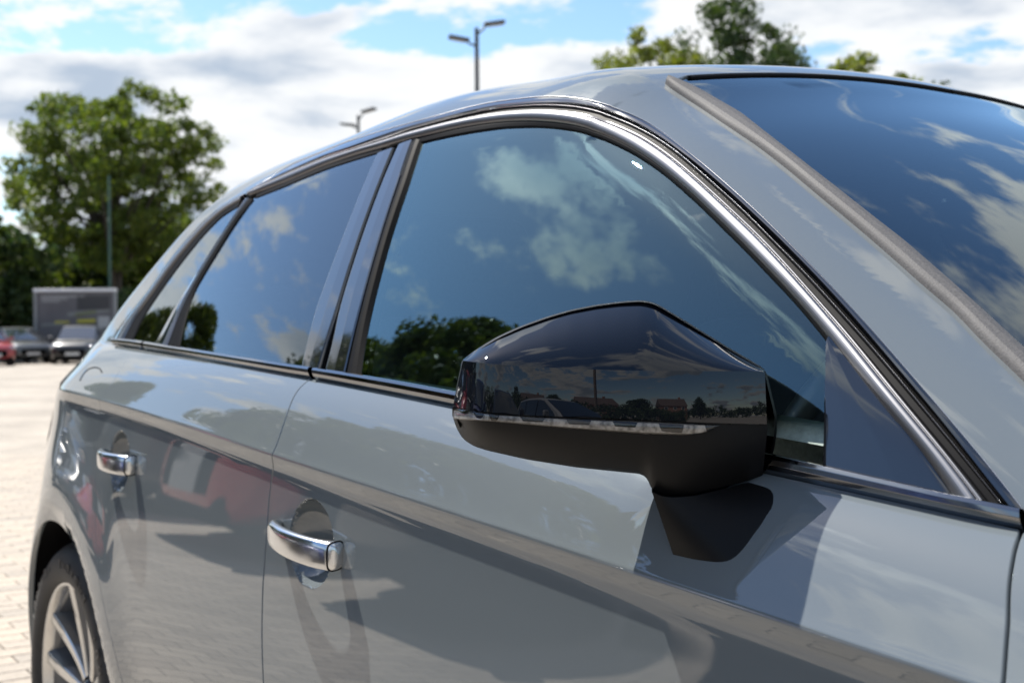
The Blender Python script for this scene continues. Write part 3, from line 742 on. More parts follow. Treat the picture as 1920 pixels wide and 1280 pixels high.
HG = np.concatenate([HG[:1]+[-.006, .004, -.0005], HG, HG[-1:]+[-.035, .026, .004]])
ho = gridmesh('mirror_housing', HG, MT['plastic'], mir); fixn(ho, (.7, -.7, -.1), 6*(nn_+2)+40); sharpen(ho, 45)
# rim and rear shell: closed loop round the whole head, carried back to the mirror glass
loop = [(866, 677), (872, 670), (896, 653), (931, 631.5), (975, 611.5), (1025, 593.5), (1070, 580.5), (1119, 571), (1165, 565), (1206, 562.5), (1230, 568), (1287, 602.5), (1362, 648.5), (1400, 671), (1436, 692), (1446, 735), (1456, 775), (1458, 795), (1453, 838), (1443, 868), (1430, 888), (1330, 900), (1204, 886), (1081, 874), (987, 859), (912, 842), (888, 834), (869, 821), (857, 801), (849, 779), (850, 758), (858, 715)]
lp = resamp(np.array(loop+loop[:1], float), 150, 1)[:-1]
rings = []
for d, sc_ in ((.012, .985), (.016, .998), (.022, 1.0), (.05, .995), (.085, .97), (.098, .93), (.094, .90)):
    c = lp.mean(0)
    rings.append([mpt(*(c+(q-c)*sc_), d+(.052*math.sin(math.pi*np.clip((q[0]-866)/568, 0, 1))**.8 if q[1] < 730-0*q[0] and d < .08 else (.026 if q[1] > 800 and d < .08 else 0))) for q in lp])
rs_ = gridmesh('mirror_shell', np.array(rings), MT['plastic'], mir, closev=True); fixn(rs_, (.3, .3, 1), 3*149+35)
gm = np.array([mpt(*(lp.mean(0)+(q-lp.mean(0))*.905), .0945) for q in lp]); cg = gm.mean(0)
gridmesh('mirror_glass', np.stack([gm, cg+(gm-cg)*.5, np.tile(cg, (len(gm), 1))]), mat('mirror_silver', (.9, .9, .9), .01, metal=1.), mir, closev=True)
# indicator strip
ni = 70
it_ = resamp(np.array([(851, 766), (931, 776.5), (1062, 783.5), (1212, 789.5), (1349, 796)], float), ni, 3)
ib_ = resamp(np.array([(850, 785), (931, 790.5), (1062, 802), (1212, 813), (1300, 815.5), (1334, 809), (1346, 798.5)], float), ni, 2)
IG = [[mpt(*(it_[i]*(1-f)+ib_[i]*f), -.0016*math.sin(math.pi*f)**.5+.0015) for i in range(ni)] for f in np.linspace(0, 1, 7)]
gridmesh('indicator_lens', np.array(IG), MT['lens'], mir)
IG = [[mpt(*(it_[i]*(1-f)+ib_[i]*f), .0021+.0012*((i//2) % 2 if i < 14 else .4*((i//6) % 2))) for i in range(ni)] for f in (.14, .5, .9)]
MT['led2'] = mat('indicator_inside', (.34, .32, .30), .32, metal=.5, noise=(240, .7))
gridmesh('indicator_reflector', np.array(IG), [MT['led2'], MT['ledfill']], mir, smooth=False)
io_ = [o for o in mir.children if o.name.startswith('indicator_reflector')][0]
for p_ in io_.data.polygons:
    if p_.center[1] < -.965 and p_.center[0] < 1.735: p_.material_index = 1
# stalk
st_t = resamp(np.array([(1222, 921), (1240, 930), (1262, 932.5), (1300, 929.5), (1340, 920), (1380, 910), (1410, 902), (1429, 896)], float), 40, 1)
st_b = resamp(hitlow([(1262, 1039), (1300, 1048), (1340, 1053.5), (1362, 1053), (1378, 1046), (1400, 1022), (1428, 985), (1450, 953), (1454, 930), (1446, 908), (1434, 893)], .0), 40, 2)
SG = []
for f in np.linspace(0, 1, 14):
    r_ = []
    for i in range(40):
        a = mpt(*st_t[i], .022); b = st_b[i]
        p_ = a*(1-f)+b*f; r_.append(p_)
    SG.append(r_)
SG = np.array(SG)
bk = SG[:, ::-1]+np.array([-.030, .026, .0]); loopS = np.concatenate([SG, bk], 1)
so_ = gridmesh('mirror_stalk', loopS, MT['plastic'], mir, closev=True); fixn(so_, (.7, -.7, -.1), 6*80+20); sharpen(so_, 40)
gk = []
for f, o_ in ((0, -.0015), (.5, .001), (1, -.0015)):
    gk.append([mpt(u, v-5+7*f, .0215-o_+.012) for u, v in st_t])
gridmesh('stalk_gap', np.array(gk), MT['void'], mir)

# ---------------- wheels ----------------
def lathe(name, prof, m, par, n=72, cy=None, loc=(0, 0, 0)):
    G = np.array([[(r*math.cos(a)+loc[0], y+loc[1], r*math.sin(a)+loc[2]) for r, y in prof] for a in np.linspace(0, 2*math.pi, n, endpoint=False)])
    return gridmesh(name, G, m, par, closeu=True, deg=40)
def wheel(x, y, rot=0., side=1):
    w = empty('wheel', (x, y, ZW)); w.parent = car
    s = side
    def pr(l): return [(r, -s*q) for r, q in l]
    lathe('tyre', pr([(.232, .0), (.238, .010), (.248, .016), (.266, .0175), (.284, .0150), (.300, .004), (.311, -.012), (.3165, -.03), (.318, -.06), (.318, -.16), (.314, -.19), (.30, -.212), (.27, -.222), (.235, -.215)]), MT['tyre'], w)
    lathe('rim_edge', pr([(.222, -.030), (.2245, -.004), (.228, .0035), (.2335, .0045), (.2370, .001), (.236, -.012)]), MT['rimface'], w)
    lathe('rim_barrel', pr([(.2365, -.008), (.224, -.016), (.217, -.03), (.212, -.10), (.205, -.20)]), MT['rimdark'], w)
    lathe('brake_disc', pr([(.02, -.125), (.06, -.12), (.07, -.125), (.155, -.125), (.156, -.15), (.06, -.15)]), MT['steel'], w, 48)
    lathe('hub_cap', pr([(.0, -.022), (.028, -.024), (.034, -.030), (.036, -.06)]), MT['rimdark'], w, 32)
    me = None
    for k in range(10):
        a0 = R_(rot+36*k)+(R_(5) if k % 2 else R_(-5))*1.0
        if me is None or True:
            bm = bmesh.new(); rings = []
            for t in np.linspace(0, 1, 9):
                r = .040+.186*t; a = a0+R_(7)*(1-t)*(1 if k % 2 else -1)*-1; wd_ = .0085+.0075*t; yf = -.030+.026*t**1.5; dp = .034
                ca, sa = math.cos(a), math.sin(a); tx, tz = -sa, ca
                vs = []
                for q, yy in ((-wd_, yf-.0025), (-wd_*.75, yf), (wd_*.75, yf), (wd_, yf-.0025), (wd_*1.7, yf-dp), (-wd_*1.7, yf-dp)):
                    vs.append(bm.verts.new((r*ca+tx*q, -s*yy, r*sa+tz*q)))
                rings.append(vs)
            for A, B in zip(rings, rings[1:]):
                for i in range(6):
                    f = bm.faces.new((A[i], A[(i+1) % 6], B[(i+1) % 6], B[i])); f.material_index = 0 if i in (0, 1, 2) else 1
            bmobj('spoke', bm, [MT['rimface'], MT['rimdark']], w)
    return w
wheel(-.012, -.853, 104)
wheel(2.637, -.853, 30)
wheel(0, .853, 10, -1); wheel(2.637, .853, 50, -1)
def letters(w):
    # raised marks round the side wall: blocky characters, worn and out of focus
    bm = bmesh.new(); random.seed(3)
    for k in range(34):
        if k % 9 in (7, 8): continue
        a = R_(150-k*6.4+3); r = .273
        for dx in ((0,) if k % 3 == 0 else (-.006, .006)):
            aa = a+dx/r
            c = Vector((r*math.cos(aa), -.0182, r*math.sin(aa)))
            vs = box(bm, (0, 0, 0), (.018 if k % 2 else .014, .0014, .0030)); bmesh.ops.transform(bm, matrix=Matrix.Translation(c) @ Matrix.Rotation(-aa, 4, 'Y'), verts=vs)
        if k % 2:
            vs = box(bm, (0, 0, 0), (.0032, .0014, .012)); bmesh.ops.transform(bm, matrix=Matrix.Translation(Vector((.281*math.cos(a), -.0178, .281*math.sin(a)))) @ Matrix.Rotation(-a, 4, 'Y'), verts=vs)
    tag(bmobj('tyre_lettering', bm, MT['letter'], w), kind='stuff')
letters([o for o in car.children if o.name.startswith('wheel')][0])
# arch liners
for xw in (0., 2.637):
    for sgn in (-1, 1):
        G = []
        for a in np.linspace(-.35, math.pi+.35, 40):
            r = RA+.004; G.append([(xw+rr*math.cos(a), sgn*yy, ZW+rr*math.sin(a)) for rr, yy in ((r, .845), (r+.004, .80), (r+.01, .60), (.05, .58))])
        G = np.array(G)
        for q in range(len(G)):
            w_ = float(WLOW(G[q, 0, 0], np.clip(G[q, 0, 2], .2, .9))); G[q, 0, 1] = sgn*(w_-.010)
        gridmesh('arch_liner', G, MT['void'], car)
# ---------------- interior ----------------
bm = bmesh.new()
box(bm, (1.0, 0, .25), (3.2, 1.36, .08)); box(bm, (1.95, 0, .60), (.10, 1.40, .62)); box(bm, (-.50, 0, .60), (.06, 1.2, .6))
bmobj('floor_pan', bm, MT['trim_in'], car)
gx, gy = np.meshgrid(np.linspace(1.72, 2.22, 14), np.linspace(-.70, .70, 30), indexing='ij')
zz = .935-.10*np.clip((1.86-gx)/.14, 0, 1)**2+.018*np.exp(-((gy+.37)/.2)**2)*np.clip((2.0-gx)/.2, 0, 1)-.03*np.clip((gx-2.0)/.2, 0, 1)
gridmesh('dashboard', np.stack([gx, gy, zz], -1), MT['trim_in'], car)
# padded top of the door lining with the lock pin
for sgn in (-1, 1):
    G = []
    for x in np.linspace(.42, 1.93, 60):
        w = float(WLOW(x, ZB(x))); zb = float(ZB(x)); up = .030*min(max((x-1.62)/.16, 0), 1)
        G.append([(x, sgn*(w-q-.01), zb+h+(up if h > -.03 else 0)) for q, h in ((.016, -.004), (.022, .008), (.040, .011), (.075, .004), (.095, -.02), (.10, -.08), (.10, -.55))])
    gridmesh('door_lining', np.array(G), MT['door_card'], car)
P_ = CAM+ray(np.array([1495, 818]))*1.155
lathe2 = []
bm = bmesh.new(); lz = float(ZB(P_[0]))+.011
bmesh.ops.create_cone(bm, cap_ends=True, segments=20, radius1=.012, radius2=.009, depth=.006, matrix=Matrix.Translation((1.90, -.757, .949)))
bmobj('lock_pin', bm, MT['white_in'], car)
# steering wheel
bm = bmesh.new(); cen = Vector((1.615, -.37, .905)); tilt = Matrix.Rotation(R_(-64), 4, 'Y')
n1, n2 = 64, 14; vs = []
for i in range(n1):
    a = 2*math.pi*i/n1; rr_ = []
    for j in range(n2):
        b = 2*math.pi*j/n2; R0 = .182+.0155*math.cos(b); rr_.append(bm.verts.new(cen+(tilt @ Vector((R0*math.cos(a), R0*math.sin(a), .0155*math.sin(b))))))
    vs.append(rr_)
for i in range(n1):
    for j in range(n2): bm.faces.new((vs[i][j], vs[(i+1) % n1][j], vs[(i+1) % n1][(j+1) % n2], vs[i][(j+1) % n2]))
sw = bmobj('steering_wheel', bm, mat('wheel_leather', (.055, .055, .052), .34, coat=.2), car)
bm = bmesh.new(); box(bm, (0, 0, 0), (.11, .13, .04)); box(bm, (0, .11, 0), (.035, .12, .02)); box(bm, (0, -.11, 0), (.035, .12, .02)); box(bm, (.10, 0, 0), (.12, .03, .02))
bmesh.ops.transform(bm, matrix=Matrix.Translation(cen) @ tilt, verts=bm.verts)
bmobj('steering_wheel_centre', bm, MT['trim_in'], sw, .008)
# seats
def rbox(name, c, s, m, par, rx=0., bev=.05):
    bm = bmesh.new(); box(bm, (0, 0, 0), s); bmesh.ops.transform(bm, matrix=Matrix.Translation(c) @ Matrix.Rotation(rx, 4, 'Y'), verts=bm.verts)
    o = bmobj(name, bm, m, par); md = o.modifiers.new('round', 'BEVEL'); md.width = bev; md.segments = 4
    return o
for y in (-.37, .37):
    se = empty('front_seat', (1.0, y, .3)); se.parent = car
    rbox('seat_cushion', (.15, 0, .18), (.52, .50, .16), MT['seat'], se)
    rbox('seat_back', (-.14, 0, .48), (.13, .48, .62), MT['seat'], se, R_(-18))
    rbox('headrest', (-.27, 0, .875), (.09, .25, .17), MT['seat'], se, R_(-12), .04)
rb_ = empty('rear_bench', (.12, 0, .3)); rb_.parent = car
rbox('seat_cushion', (.10, 0, .22), (.50, 1.15, .16), MT['seat'], rb_); rbox('seat_back', (-.22, 0, .50), (.14, 1.18, .56), MT['seat'], rb_, R_(-20))
for y in (-.36, 0, .36): rbox('headrest', (-.36, y, .80), (.09, .24, .14), MT['seat'], rb_, 0, .035)
# head lining: an inner skin under the roof
ux, va = np.meshgrid(np.linspace(-.1, 1.36, 40), np.linspace(.62, AMAX*AS, 26), indexing='ij')
Ps = surf(ux, va/AS); Ps = Ps-grad(Ps)*.030; Ps[:, -1, 1] = 0
mirrored(gridmesh('head_lining', Ps, MT['white_in'], car))
bm = bmesh.new(); box(bm, (1.50, 0, 1.27), (.03, .22, .065)); bmobj('interior_mirror', bm, MT['trim_in'], car, .01)
# =====================================================================
#  GROUND
# =====================================================================
def ground_mat():
    m = bpy.data.materials.new('block_paving'); m.use_nodes = True; nt = m.node_tree; L = nt.links.new; b = nt.nodes['Principled BSDF']
    tcn = nt.nodes.new('ShaderNodeTexCoord'); sp = nt.nodes.new('ShaderNodeSeparateXYZ'); L(tcn.outputs['Object'], sp.inputs[0])
    cb = nt.nodes.new('ShaderNodeCombineXYZ'); L(sp.outputs[1], cb.inputs[0]); L(sp.outputs[0], cb.inputs[1])
    br = nt.nodes.new('ShaderNodeTexBrick'); br.offset = .5; br.offset_frequency = 2
    br.inputs['Scale'].default_value = 1.; br.inputs['Mortar Size'].default_value = .0035; br.inputs['Mortar Smooth'].default_value = .25
    br.inputs['Brick Width'].default_value = .2; br.inputs['Row Height'].default_value = .1; br.inputs['Bias'].default_value = -.1
    br.inputs['Color1'].default_value = (.345, .305, .255, 1); br.inputs['Color2'].default_value = (.265, .232, .195, 1); br.inputs['Mortar'].default_value = (.125, .108, .09, 1)
    L(cb.outputs[0], br.inputs['Vector'])
    n = nt.nodes.new('ShaderNodeTexNoise'); n.inputs['Scale'].default_value = .6; n.inputs['Detail'].default_value = 6; L(tcn.outputs['Object'], n.inputs['Vector'])
    n2 = nt.nodes.new('ShaderNodeTexNoise'); n2.inputs['Scale'].default_value = 90; n2.inputs['Detail'].default_value = 5; L(tcn.outputs['Object'], n2.inputs['Vector'])
    r = nt.nodes.new('ShaderNodeMapRange'); L(n.outputs['Fac'], r.inputs[0]); r.inputs[1].default_value = .3; r.inputs[2].default_value = .7; r.inputs[3].default_value = .74; r.inputs[4].default_value = 1.14
    r2 = nt.nodes.new('ShaderNodeMapRange'); L(n2.outputs['Fac'], r2.inputs[0]); r2.inputs[1].default_value = .3; r2.inputs[2].default_value = .7; r2.inputs[3].default_value = .86; r2.inputs[4].default_value = 1.12
    mu = nt.nodes.new('ShaderNodeMath'); mu.operation = 'MULTIPLY'; L(r.outputs[0], mu.inputs[0]); L(r2.outputs[0], mu.inputs[1])
    v = nt.nodes.new('ShaderNodeVectorMath'); v.operation = 'SCALE'; L(br.outputs['Color'], v.inputs[0]); L(mu.outputs[0], v.inputs['Scale'])
    L(v.outputs[0], b.inputs['Base Color']); b.inputs['Roughness'].default_value = .85
    bp = nt.nodes.new('ShaderNodeBump'); bp.inputs['Strength'].default_value = .6; bp.inputs['Distance'].default_value = .006; bp.invert = True
    L(br.outputs['Fac'], bp.inputs['Height']); L(bp.outputs[0], b.inputs['Normal'])
    return m
bm = bmesh.new(); vs = [bm.verts.new(p) for p in ((-900, -900, 0), (900, -900, 0), (900, 900, 0), (-900, 900, 0))]; bm.faces.new(vs)
ground = tag(bmobj('paved_yard', bm, ground_mat()), kind='structure')
# the blocks that can be told apart beside the rear wheel, each its own piece
pm = []
for k in range(5):
    f = .88+.06*k; pm.append(mat('paving_block_%s' % 'abcde'[k], (.315*f, .277*f*(1-.01*k), .232*f*(1-.02*k)), .85, noise=(70, .18, 6), bump=(160, .4, .002)))
def block_mesh(m):
    bm = bmesh.new(); box(bm, (0, 0, .001), (.0962, .1962, .010)); me = bpy.data.meshes.new('paving_block')
    bmesh.ops.bevel(bm, geom=[e for e in bm.edges if all(v.co.z > 0 for v in e.verts)], offset=.0022, segments=1, affect='EDGES')
    bm.to_mesh(me); bm.free(); me.materials.append(m); return me
bms = [block_mesh(m) for m in pm]
random.seed(5); cand = []
dL = ray(np.array([-12, 900])); dR = ray(np.array([112, 900]))
aL, aR = math.atan2(dL[1], dL[0]), math.atan2(dR[1], dR[0])
for r in range(-120, 0):
    x = r*.1+.05
    off = 0. if r % 2 else .1
    for c in range(-20, 30):
        y = c*.2+.1-off
        a = math.atan2(y-CAM[1], x-CAM[0]); dd = math.hypot(x-CAM[0], y-CAM[1])
        if min(aL, aR)-.015 < a < max(aL, aR)+.03 and dd > 3.4: cand.append((dd, x, y))
cand.sort()
for dd, x, y in cand[:290]:
    o = bpy.data.objects.new('paving_block', random.choice(bms)); COL.objects.link(o); o.parent = ground
    o.location = (x, y, random.uniform(-.0006, .0012)); o.rotation_euler = (random.uniform(-.006, .006), random.uniform(-.006, .006), random.uniform(-.006, .006))

# =====================================================================
#  PLACING THINGS BEHIND THE CAR
# =====================================================================
def at(u, depth, z=0.):
    P = CAM+depth*(CD+(u-960)/F*CR); return Vector((P[0], P[1], z))
def hgt(v, depth):            # height above ground of image row v at that depth
    return CAM[2]-(v-640+15)*depth/F if False else CAM[2]+depth*(CD[2])-(v-640)*depth/F
# ---------------- trees ----------------
def leafmat(name, c1, c2, trans=.35):
    m = bpy.data.materials.new(name); m.use_nodes = True; nt = m.node_tree; nt.nodes.clear(); L = nt.links.new
    out = nt.nodes.new('ShaderNodeOutputMaterial'); d = nt.nodes.new('ShaderNodeBsdfPrincipled'); t = nt.nodes.new('ShaderNodeBsdfTranslucent'); mx = nt.nodes.new('ShaderNodeMixShader')
    g = nt.nodes.new('ShaderNodeNewGeometry'); cr = nt.nodes.new('ShaderNodeMix'); cr.data_type = 'RGBA'
    L(g.outputs['Random Per Island'], cr.inputs[0]); cr.inputs[6].default_value = (*c1, 1); cr.inputs[7].default_value = (*c2, 1)
    L(cr.outputs[2], d.inputs['Base Color']); d.inputs['Roughness'].default_value = .55; d.inputs['Specular IOR Level'].default_value = .3
    v = nt.nodes.new('ShaderNodeVectorMath'); v.operation = 'MULTIPLY'; v.inputs[1].default_value = (1.5, 1.6, .6); L(cr.outputs[2], v.inputs[0]); L(v.outputs[0], t.inputs[0])
    mx.inputs[0].default_value = trans; L(d.outputs[0], mx.inputs[1]); L(t.outputs[0], mx.inputs[2]); L(mx.outputs[0], out.inputs[0])
    return m
LM = {'broad': leafmat('broad_leaf', (.050, .085, .018), (.13, .155, .030), .4), 'dark': leafmat('dark_leaf', (.022, .045, .016), (.06, .085, .028)),
      'conifer': leafmat('conifer_spray', (.020, .040, .008), (.10, .115, .016), .25), 'olive': leafmat('olive_leaf', (.075, .10, .022), (.16, .17, .04), .45)}
BARK = mat('tree_bark', (.055, .045, .035), .9, noise=(6, .3), bump=(20, .6, .02))
def leaves(name, C_, R3, per, size, m, parent, rng, up=0.):
    """C_: clump centres, R3: clump radii"""
    n = len(C_)*per; c = np.repeat(C_, per, 0); r = np.repeat(R3, per)
    d = rng.normal(size=(n, 3)); d /= np.linalg.norm(d, axis=1, keepdims=True)
    p = c+d*(r*rng.random(n)**.45)[:, None]*np.array([1, 1, .75])
    a = rng.normal(size=(n, 3)); a[:, 2] += up*2; a /= np.linalg.norm(a, axis=1, keepdims=True)
    b = np.cross(a, rng.normal(size=(n, 3))); b /= np.linalg.norm(b, axis=1, keepdims=True)
    s = (size*(.6+.8*rng.random(n)))[:, None]
    V = np.stack([p-a*s, p+b*s*.55, p+a*s, p-b*s*.55], 1).reshape(-1, 3)
    me = bpy.data.meshes.new(name); me.vertices.add(len(V)); me.vertices.foreach_set('co', V.astype(np.float32).ravel())
    me.loops.add(4*n); me.loops.foreach_set('vertex_index', np.arange(4*n)); me.polygons.add(n); me.polygons.foreach_set('loop_start', np.arange(n)*4); me.polygons.foreach_set('loop_total', np.full(n, 4))
    me.update(calc_edges=True); me.materials.append(m)
    o = bpy.data.objects.new(name, me); COL.objects.link(o); o.parent = parent; return o
def tree(loc, H, Rw, label, kind='broad', seed=1, trunk=.28, base=.32, clumps=150, per=90, leaf=.17, clr=.95, spread=1., gap=.0, name='tree', group=None, cat='tree', flat=1.):
    rng = np.random.default_rng(seed); t = empty(name, loc); tag(t, label, cat, group)
    bm = bmesh.new(); Hc = H*(1-base)/2; cz = H*base+Hc
    top = Vector((rng.normal()*.15, rng.normal()*.15, H*.62)); tube(bm, (0, 0, -.1), top*.5, trunk, trunk*.75, 12); tube(bm, top*.5, top, trunk*.75, trunk*.45, 10)
    C_, R3 = [], []
    for k in range(clumps):
        while True:
            d = rng.normal(size=3); d /= np.linalg.norm(d)
            q = rng.random()**(.33 if rng.random() > gap else .9)
            if gap and q < .62 and rng.random() < gap: continue
            break
        wob = 1+.10*math.sin(3*math.atan2(d[1], d[0])+seed)+.10*math.sin(7*d[2]+seed*2)
        c = np.array([d[0]*Rw*q*wob, d[1]*Rw*q*wob, cz+d[2]*Hc*q*flat*(1+.12*math.sin(5*d[0]+seed))])
        if c[2] < H*base*.8: c[2] = H*base*.8+rng.random()*.5
        C_.append(c); R3.append(clr*(.6+.7*rng.random()))
    C_ = np.array(C_); R3 = np.array(R3)
    for k in range(0, clumps, max(1, clumps//34)):
        c = Vector(C_[k]); s0 = Vector((0, 0, H*(base*.8+.25*rng.random()))); s0.x = top.x*s0.z/top.z; s0.y = top.y*s0.z/top.z
        mid = s0.lerp(c, .5)+Vector((0, 0, -.06*H*rng.random())); tube(bm, s0, mid, trunk*.30, trunk*.18, 6); tube(bm, mid, c, trunk*.18, trunk*.05, 5)
    bmobj('trunk', bm, BARK, t)
    leaves('crown', C_, R3, per, leaf, LM[kind], t, rng)
    return t
D = 62.
big = tree(at(214, D), hgt(155, D), 5.25, 'big round-crowned broadleaf tree with sky showing through, behind the billboard', 'broad', 11, .42, .30, 430, 75, .135, .62, gap=.70)
tree(at(20, D+6), hgt(436, D+6), 3.0, 'low bushy tree at the left edge of the picture behind the parked cars', 'broad', 5, .2, .12, 120, 80, .20, .9)
tree(at(-55, D-6), hgt(400, D-6), 3.2, 'dark tree just outside the left edge, its branch reaching over the parked cars', 'dark', 6, .2, .15, 120, 80, .20, .9)
tree(at(95, D+16), hgt(505, D+16), 2.8, 'small tree between the left-hand bush and the big round tree', 'dark', 7, .2, .05, 90, 80, .22, 1.0)
tree(at(165, D+10), hgt(450, D+10), 3.0, 'mid-height tree directly above the billboard', 'dark', 17, .2, .05, 110, 80, .22, 1.0)
tree(at(300, D+9), hgt(400, D+9), 3.6, 'dense olive-green tree right of the big trunk, against the roof pillar', 'broad', 8, .2, .05, 170, 80, .20, 1.0)
tree(at(400, D+14), hgt(470, D+14), 4.6, 'tree hidden mostly behind the roof of the grey car', 'dark', 9, .2, .05, 120, 70, .24, 1.1)
rngh = np.random.default_rng(77); hx = np.linspace(-60, 330, 60)
hc = np.array([[*at(u, 57+rngh.normal()*1.0)[:2], .3+rngh.random()*2.6] for u in hx for _ in range(4)])
hb_ = empty('undergrowth', at(130, 57)); 
lv = leaves('undergrowth', hc, np.full(len(hc), .75), 60, .17, LM['dark'], None, rngh); lv.parent = None; bpy.data.objects.remove(hb_)
tag(lv, 'dark belt of bushes behind the parked cars and the billboard', 'bushes', kind='stuff')
D2 = 52.
tree(at(1378, D2), hgt(-8, D2), 3.2, 'tall grey-green pointed tree standing above the roof', 'dark', 21, .25, .25, 300, 75, .12, .62, gap=.15)
tree(at(1255, D2+4), hgt(62, D2+4), 3.3, 'olive-green tree left of the pointed one above the roof', 'olive', 22, .25, .25, 300, 70, .13, .65, gap=.1)
tree(at(1165, D2+6), hgt(70, D2+6), 1.5, 'thin sprig of a tree furthest left above the roof', 'olive', 23, .15, .5, 40, 60, .15, .6)
tree(at(1610, D2+3), hgt(98, D2+3), 2.6, 'low rounded tree top above the windscreen header', 'olive', 24, .2, .25, 200, 70, .13, .6)
tree(at(1690, D2+8), hgt(128, D2+8), 1.4, 'small tree top right of the rounded one above the windscreen', 'dark', 25, .15, .4, 40, 60, .16, .6)
tree(at(1745, D2+9), hgt(143, D2+9), 1.0, 'rightmost tiny tree tip peeping over the roof', 'dark', 26, .12, .4, 24, 60, .15, .5)
# ---------------- lamp columns ----------------
def lamp_post(u, depth, vtop, label, arms=True, r=.085, rz=0., m=None, head=True):
    loc = at(u, depth); H = hgt(vtop, depth); t = empty('lamp_post', loc, rz); tag(t, label, 'lamp post', 'lamp columns of the car park')
    bm = bmesh.new(); tube(bm, (0, 0, 0), (0, 0, 1.2), r*1.25, r*1.25, 12); tube(bm, (0, 0, 1.2), (0, 0, H-.15), r, r*.72, 12)
    bmobj('column', bm, m or MT['post'], t)
    if head:
        for s, dz in ((1, 0.), (-1, -.48)):
            bm = bmesh.new(); tube(bm, (0, 0, H-.35+dz*.7), (0, s*.25, H-.12+dz), .035, .035, 8)
            vs = box(bm, (0, s*.52, H-.08+dz), (.30, .62, .09)); bmesh.ops.rotate(bm, cent=(0, 0, H+dz), matrix=Matrix.Rotation(s*R_(9), 3, 'X'), verts=vs)
            ln = bmobj('lamp_head', bm, m or MT['post'], t, .02)
            bm = bmesh.new(); vs = box(bm, (0, s*.55, H-.135+dz), (.22, .40, .02)); bmesh.ops.rotate(bm, cent=(0, 0, H+dz), matrix=Matrix.Rotation(s*R_(9), 3, 'X'), verts=vs)
            bmobj('lamp_glass', bm, MT['steel'], ln)
    return t
yaw_r = math.atan2(CR[1], CR[0])-math.pi/2
lamp_post(898, 36, 44, 'tall dark lamp column with twin heads rising above the car roof', rz=yaw_r+.15)
lamp_post(675, 50, 208, 'further lamp column with twin heads, left of the tall one', rz=yaw_r-.5)
gp = lamp_post(207, 55, 318, 'slim green pole standing in front of the big tree', r=.07, m=MT['green'], head=False)
lamp_post(58, 64, 400, 'thin pole against the sky at far left between the trees', r=.06, head=False)
# ---------------- billboard ----------------
bd = empty('billboard', at(142, 51), math.atan2(CR[1], CR[0])); tag(bd, 'framed grey billboard with yellow patches standing behind the parked cars', 'billboard')
W_ = (217-68)*51/F; zt, zb_ = hgt(538, 51), hgt(648, 51)
bm = bmesh.new()
for sx in (-1, 1): box(bm, (sx*W_/2, 0, (zt)/2), (.13, .12, zt))
bmobj('billboard_post', bm, MT['steel'], bd, .01)
bm = bmesh.new(); box(bm, (0, -.01, zt), (W_+.14, .15, .13)); bmobj('top_rail', bm, mat('white_rail', (.78, .78, .80), .4), bd, .01)
bm = bmesh.new(); box(bm, (0, -.01, zb_), (W_+.02, .13, .11)); bmobj('bottom_rail', bm, MT['steel'], bd, .01)
bm = bmesh.new(); box(bm, (0, .02, (zt+zb_)/2), (W_-.13, .04, zt-zb_-.12)); pn = bmobj('panel', bm, mat('billboard_panel', (.13, .125, .135), .5, noise=(1.2, .15)), bd)
def dec(n, c, x0, x1, z0, z1, k=1, skew=0.):
    bm = bmesh.new(); zz = lambda f: zb_+(zt-zb_)*f; xx = lambda f: -W_/2+W_*f
    v = [bm.verts.new((xx(x0), -.004-.004*k, zz(z0))), bm.verts.new((xx(x1), -.004-.004*k, zz(z0+skew))), bm.verts.new((xx(x1), -.004-.004*k, zz(z1+skew))), bm.verts.new((xx(x0), -.004-.004*k, zz(z1)))]
    bm.faces.new(v); bmobj(n, bm, c, pn)
yl = mat('print_yellow', (.50, .44, .06), .5); lg = mat('print_light', (.42, .42, .42), .5); md_ = mat('print_mid', (.22, .225, .22), .5); dk = mat('print_dark', (.055, .055, .06), .5); gr_ = mat('print_green', (.16, .18, .07), .5)
dec('printed_line', lg, .07, .62, .885, .905); dec('printed_line', lg, .07, .40, .845, .862); dec('printed_line', lg, .07, .30, .805, .82)
dec('printed_shape', dk, .52, .93, .66, .90); dec('printed_shape', md_, .40, .93, .55, .62, 1, .07); dec('printed_shape', gr_, .50, .76, .56, .60, 2, .05); dec('printed_shape', yl, .52, .75, .44, .50, 2, .01); dec('printed_shape', dk, .55, .78, .34, .43, 1)
dec('printed_shape', yl, .24, .42, .44, .475, 2, .0); dec('printed_shape', md_, .07, .36, .39, .43, 1, .02); dec('printed_shape', lg, .78, .93, .36, .55, 1); dec('printed_shape', md_, .70, .93, .20, .34, 1)
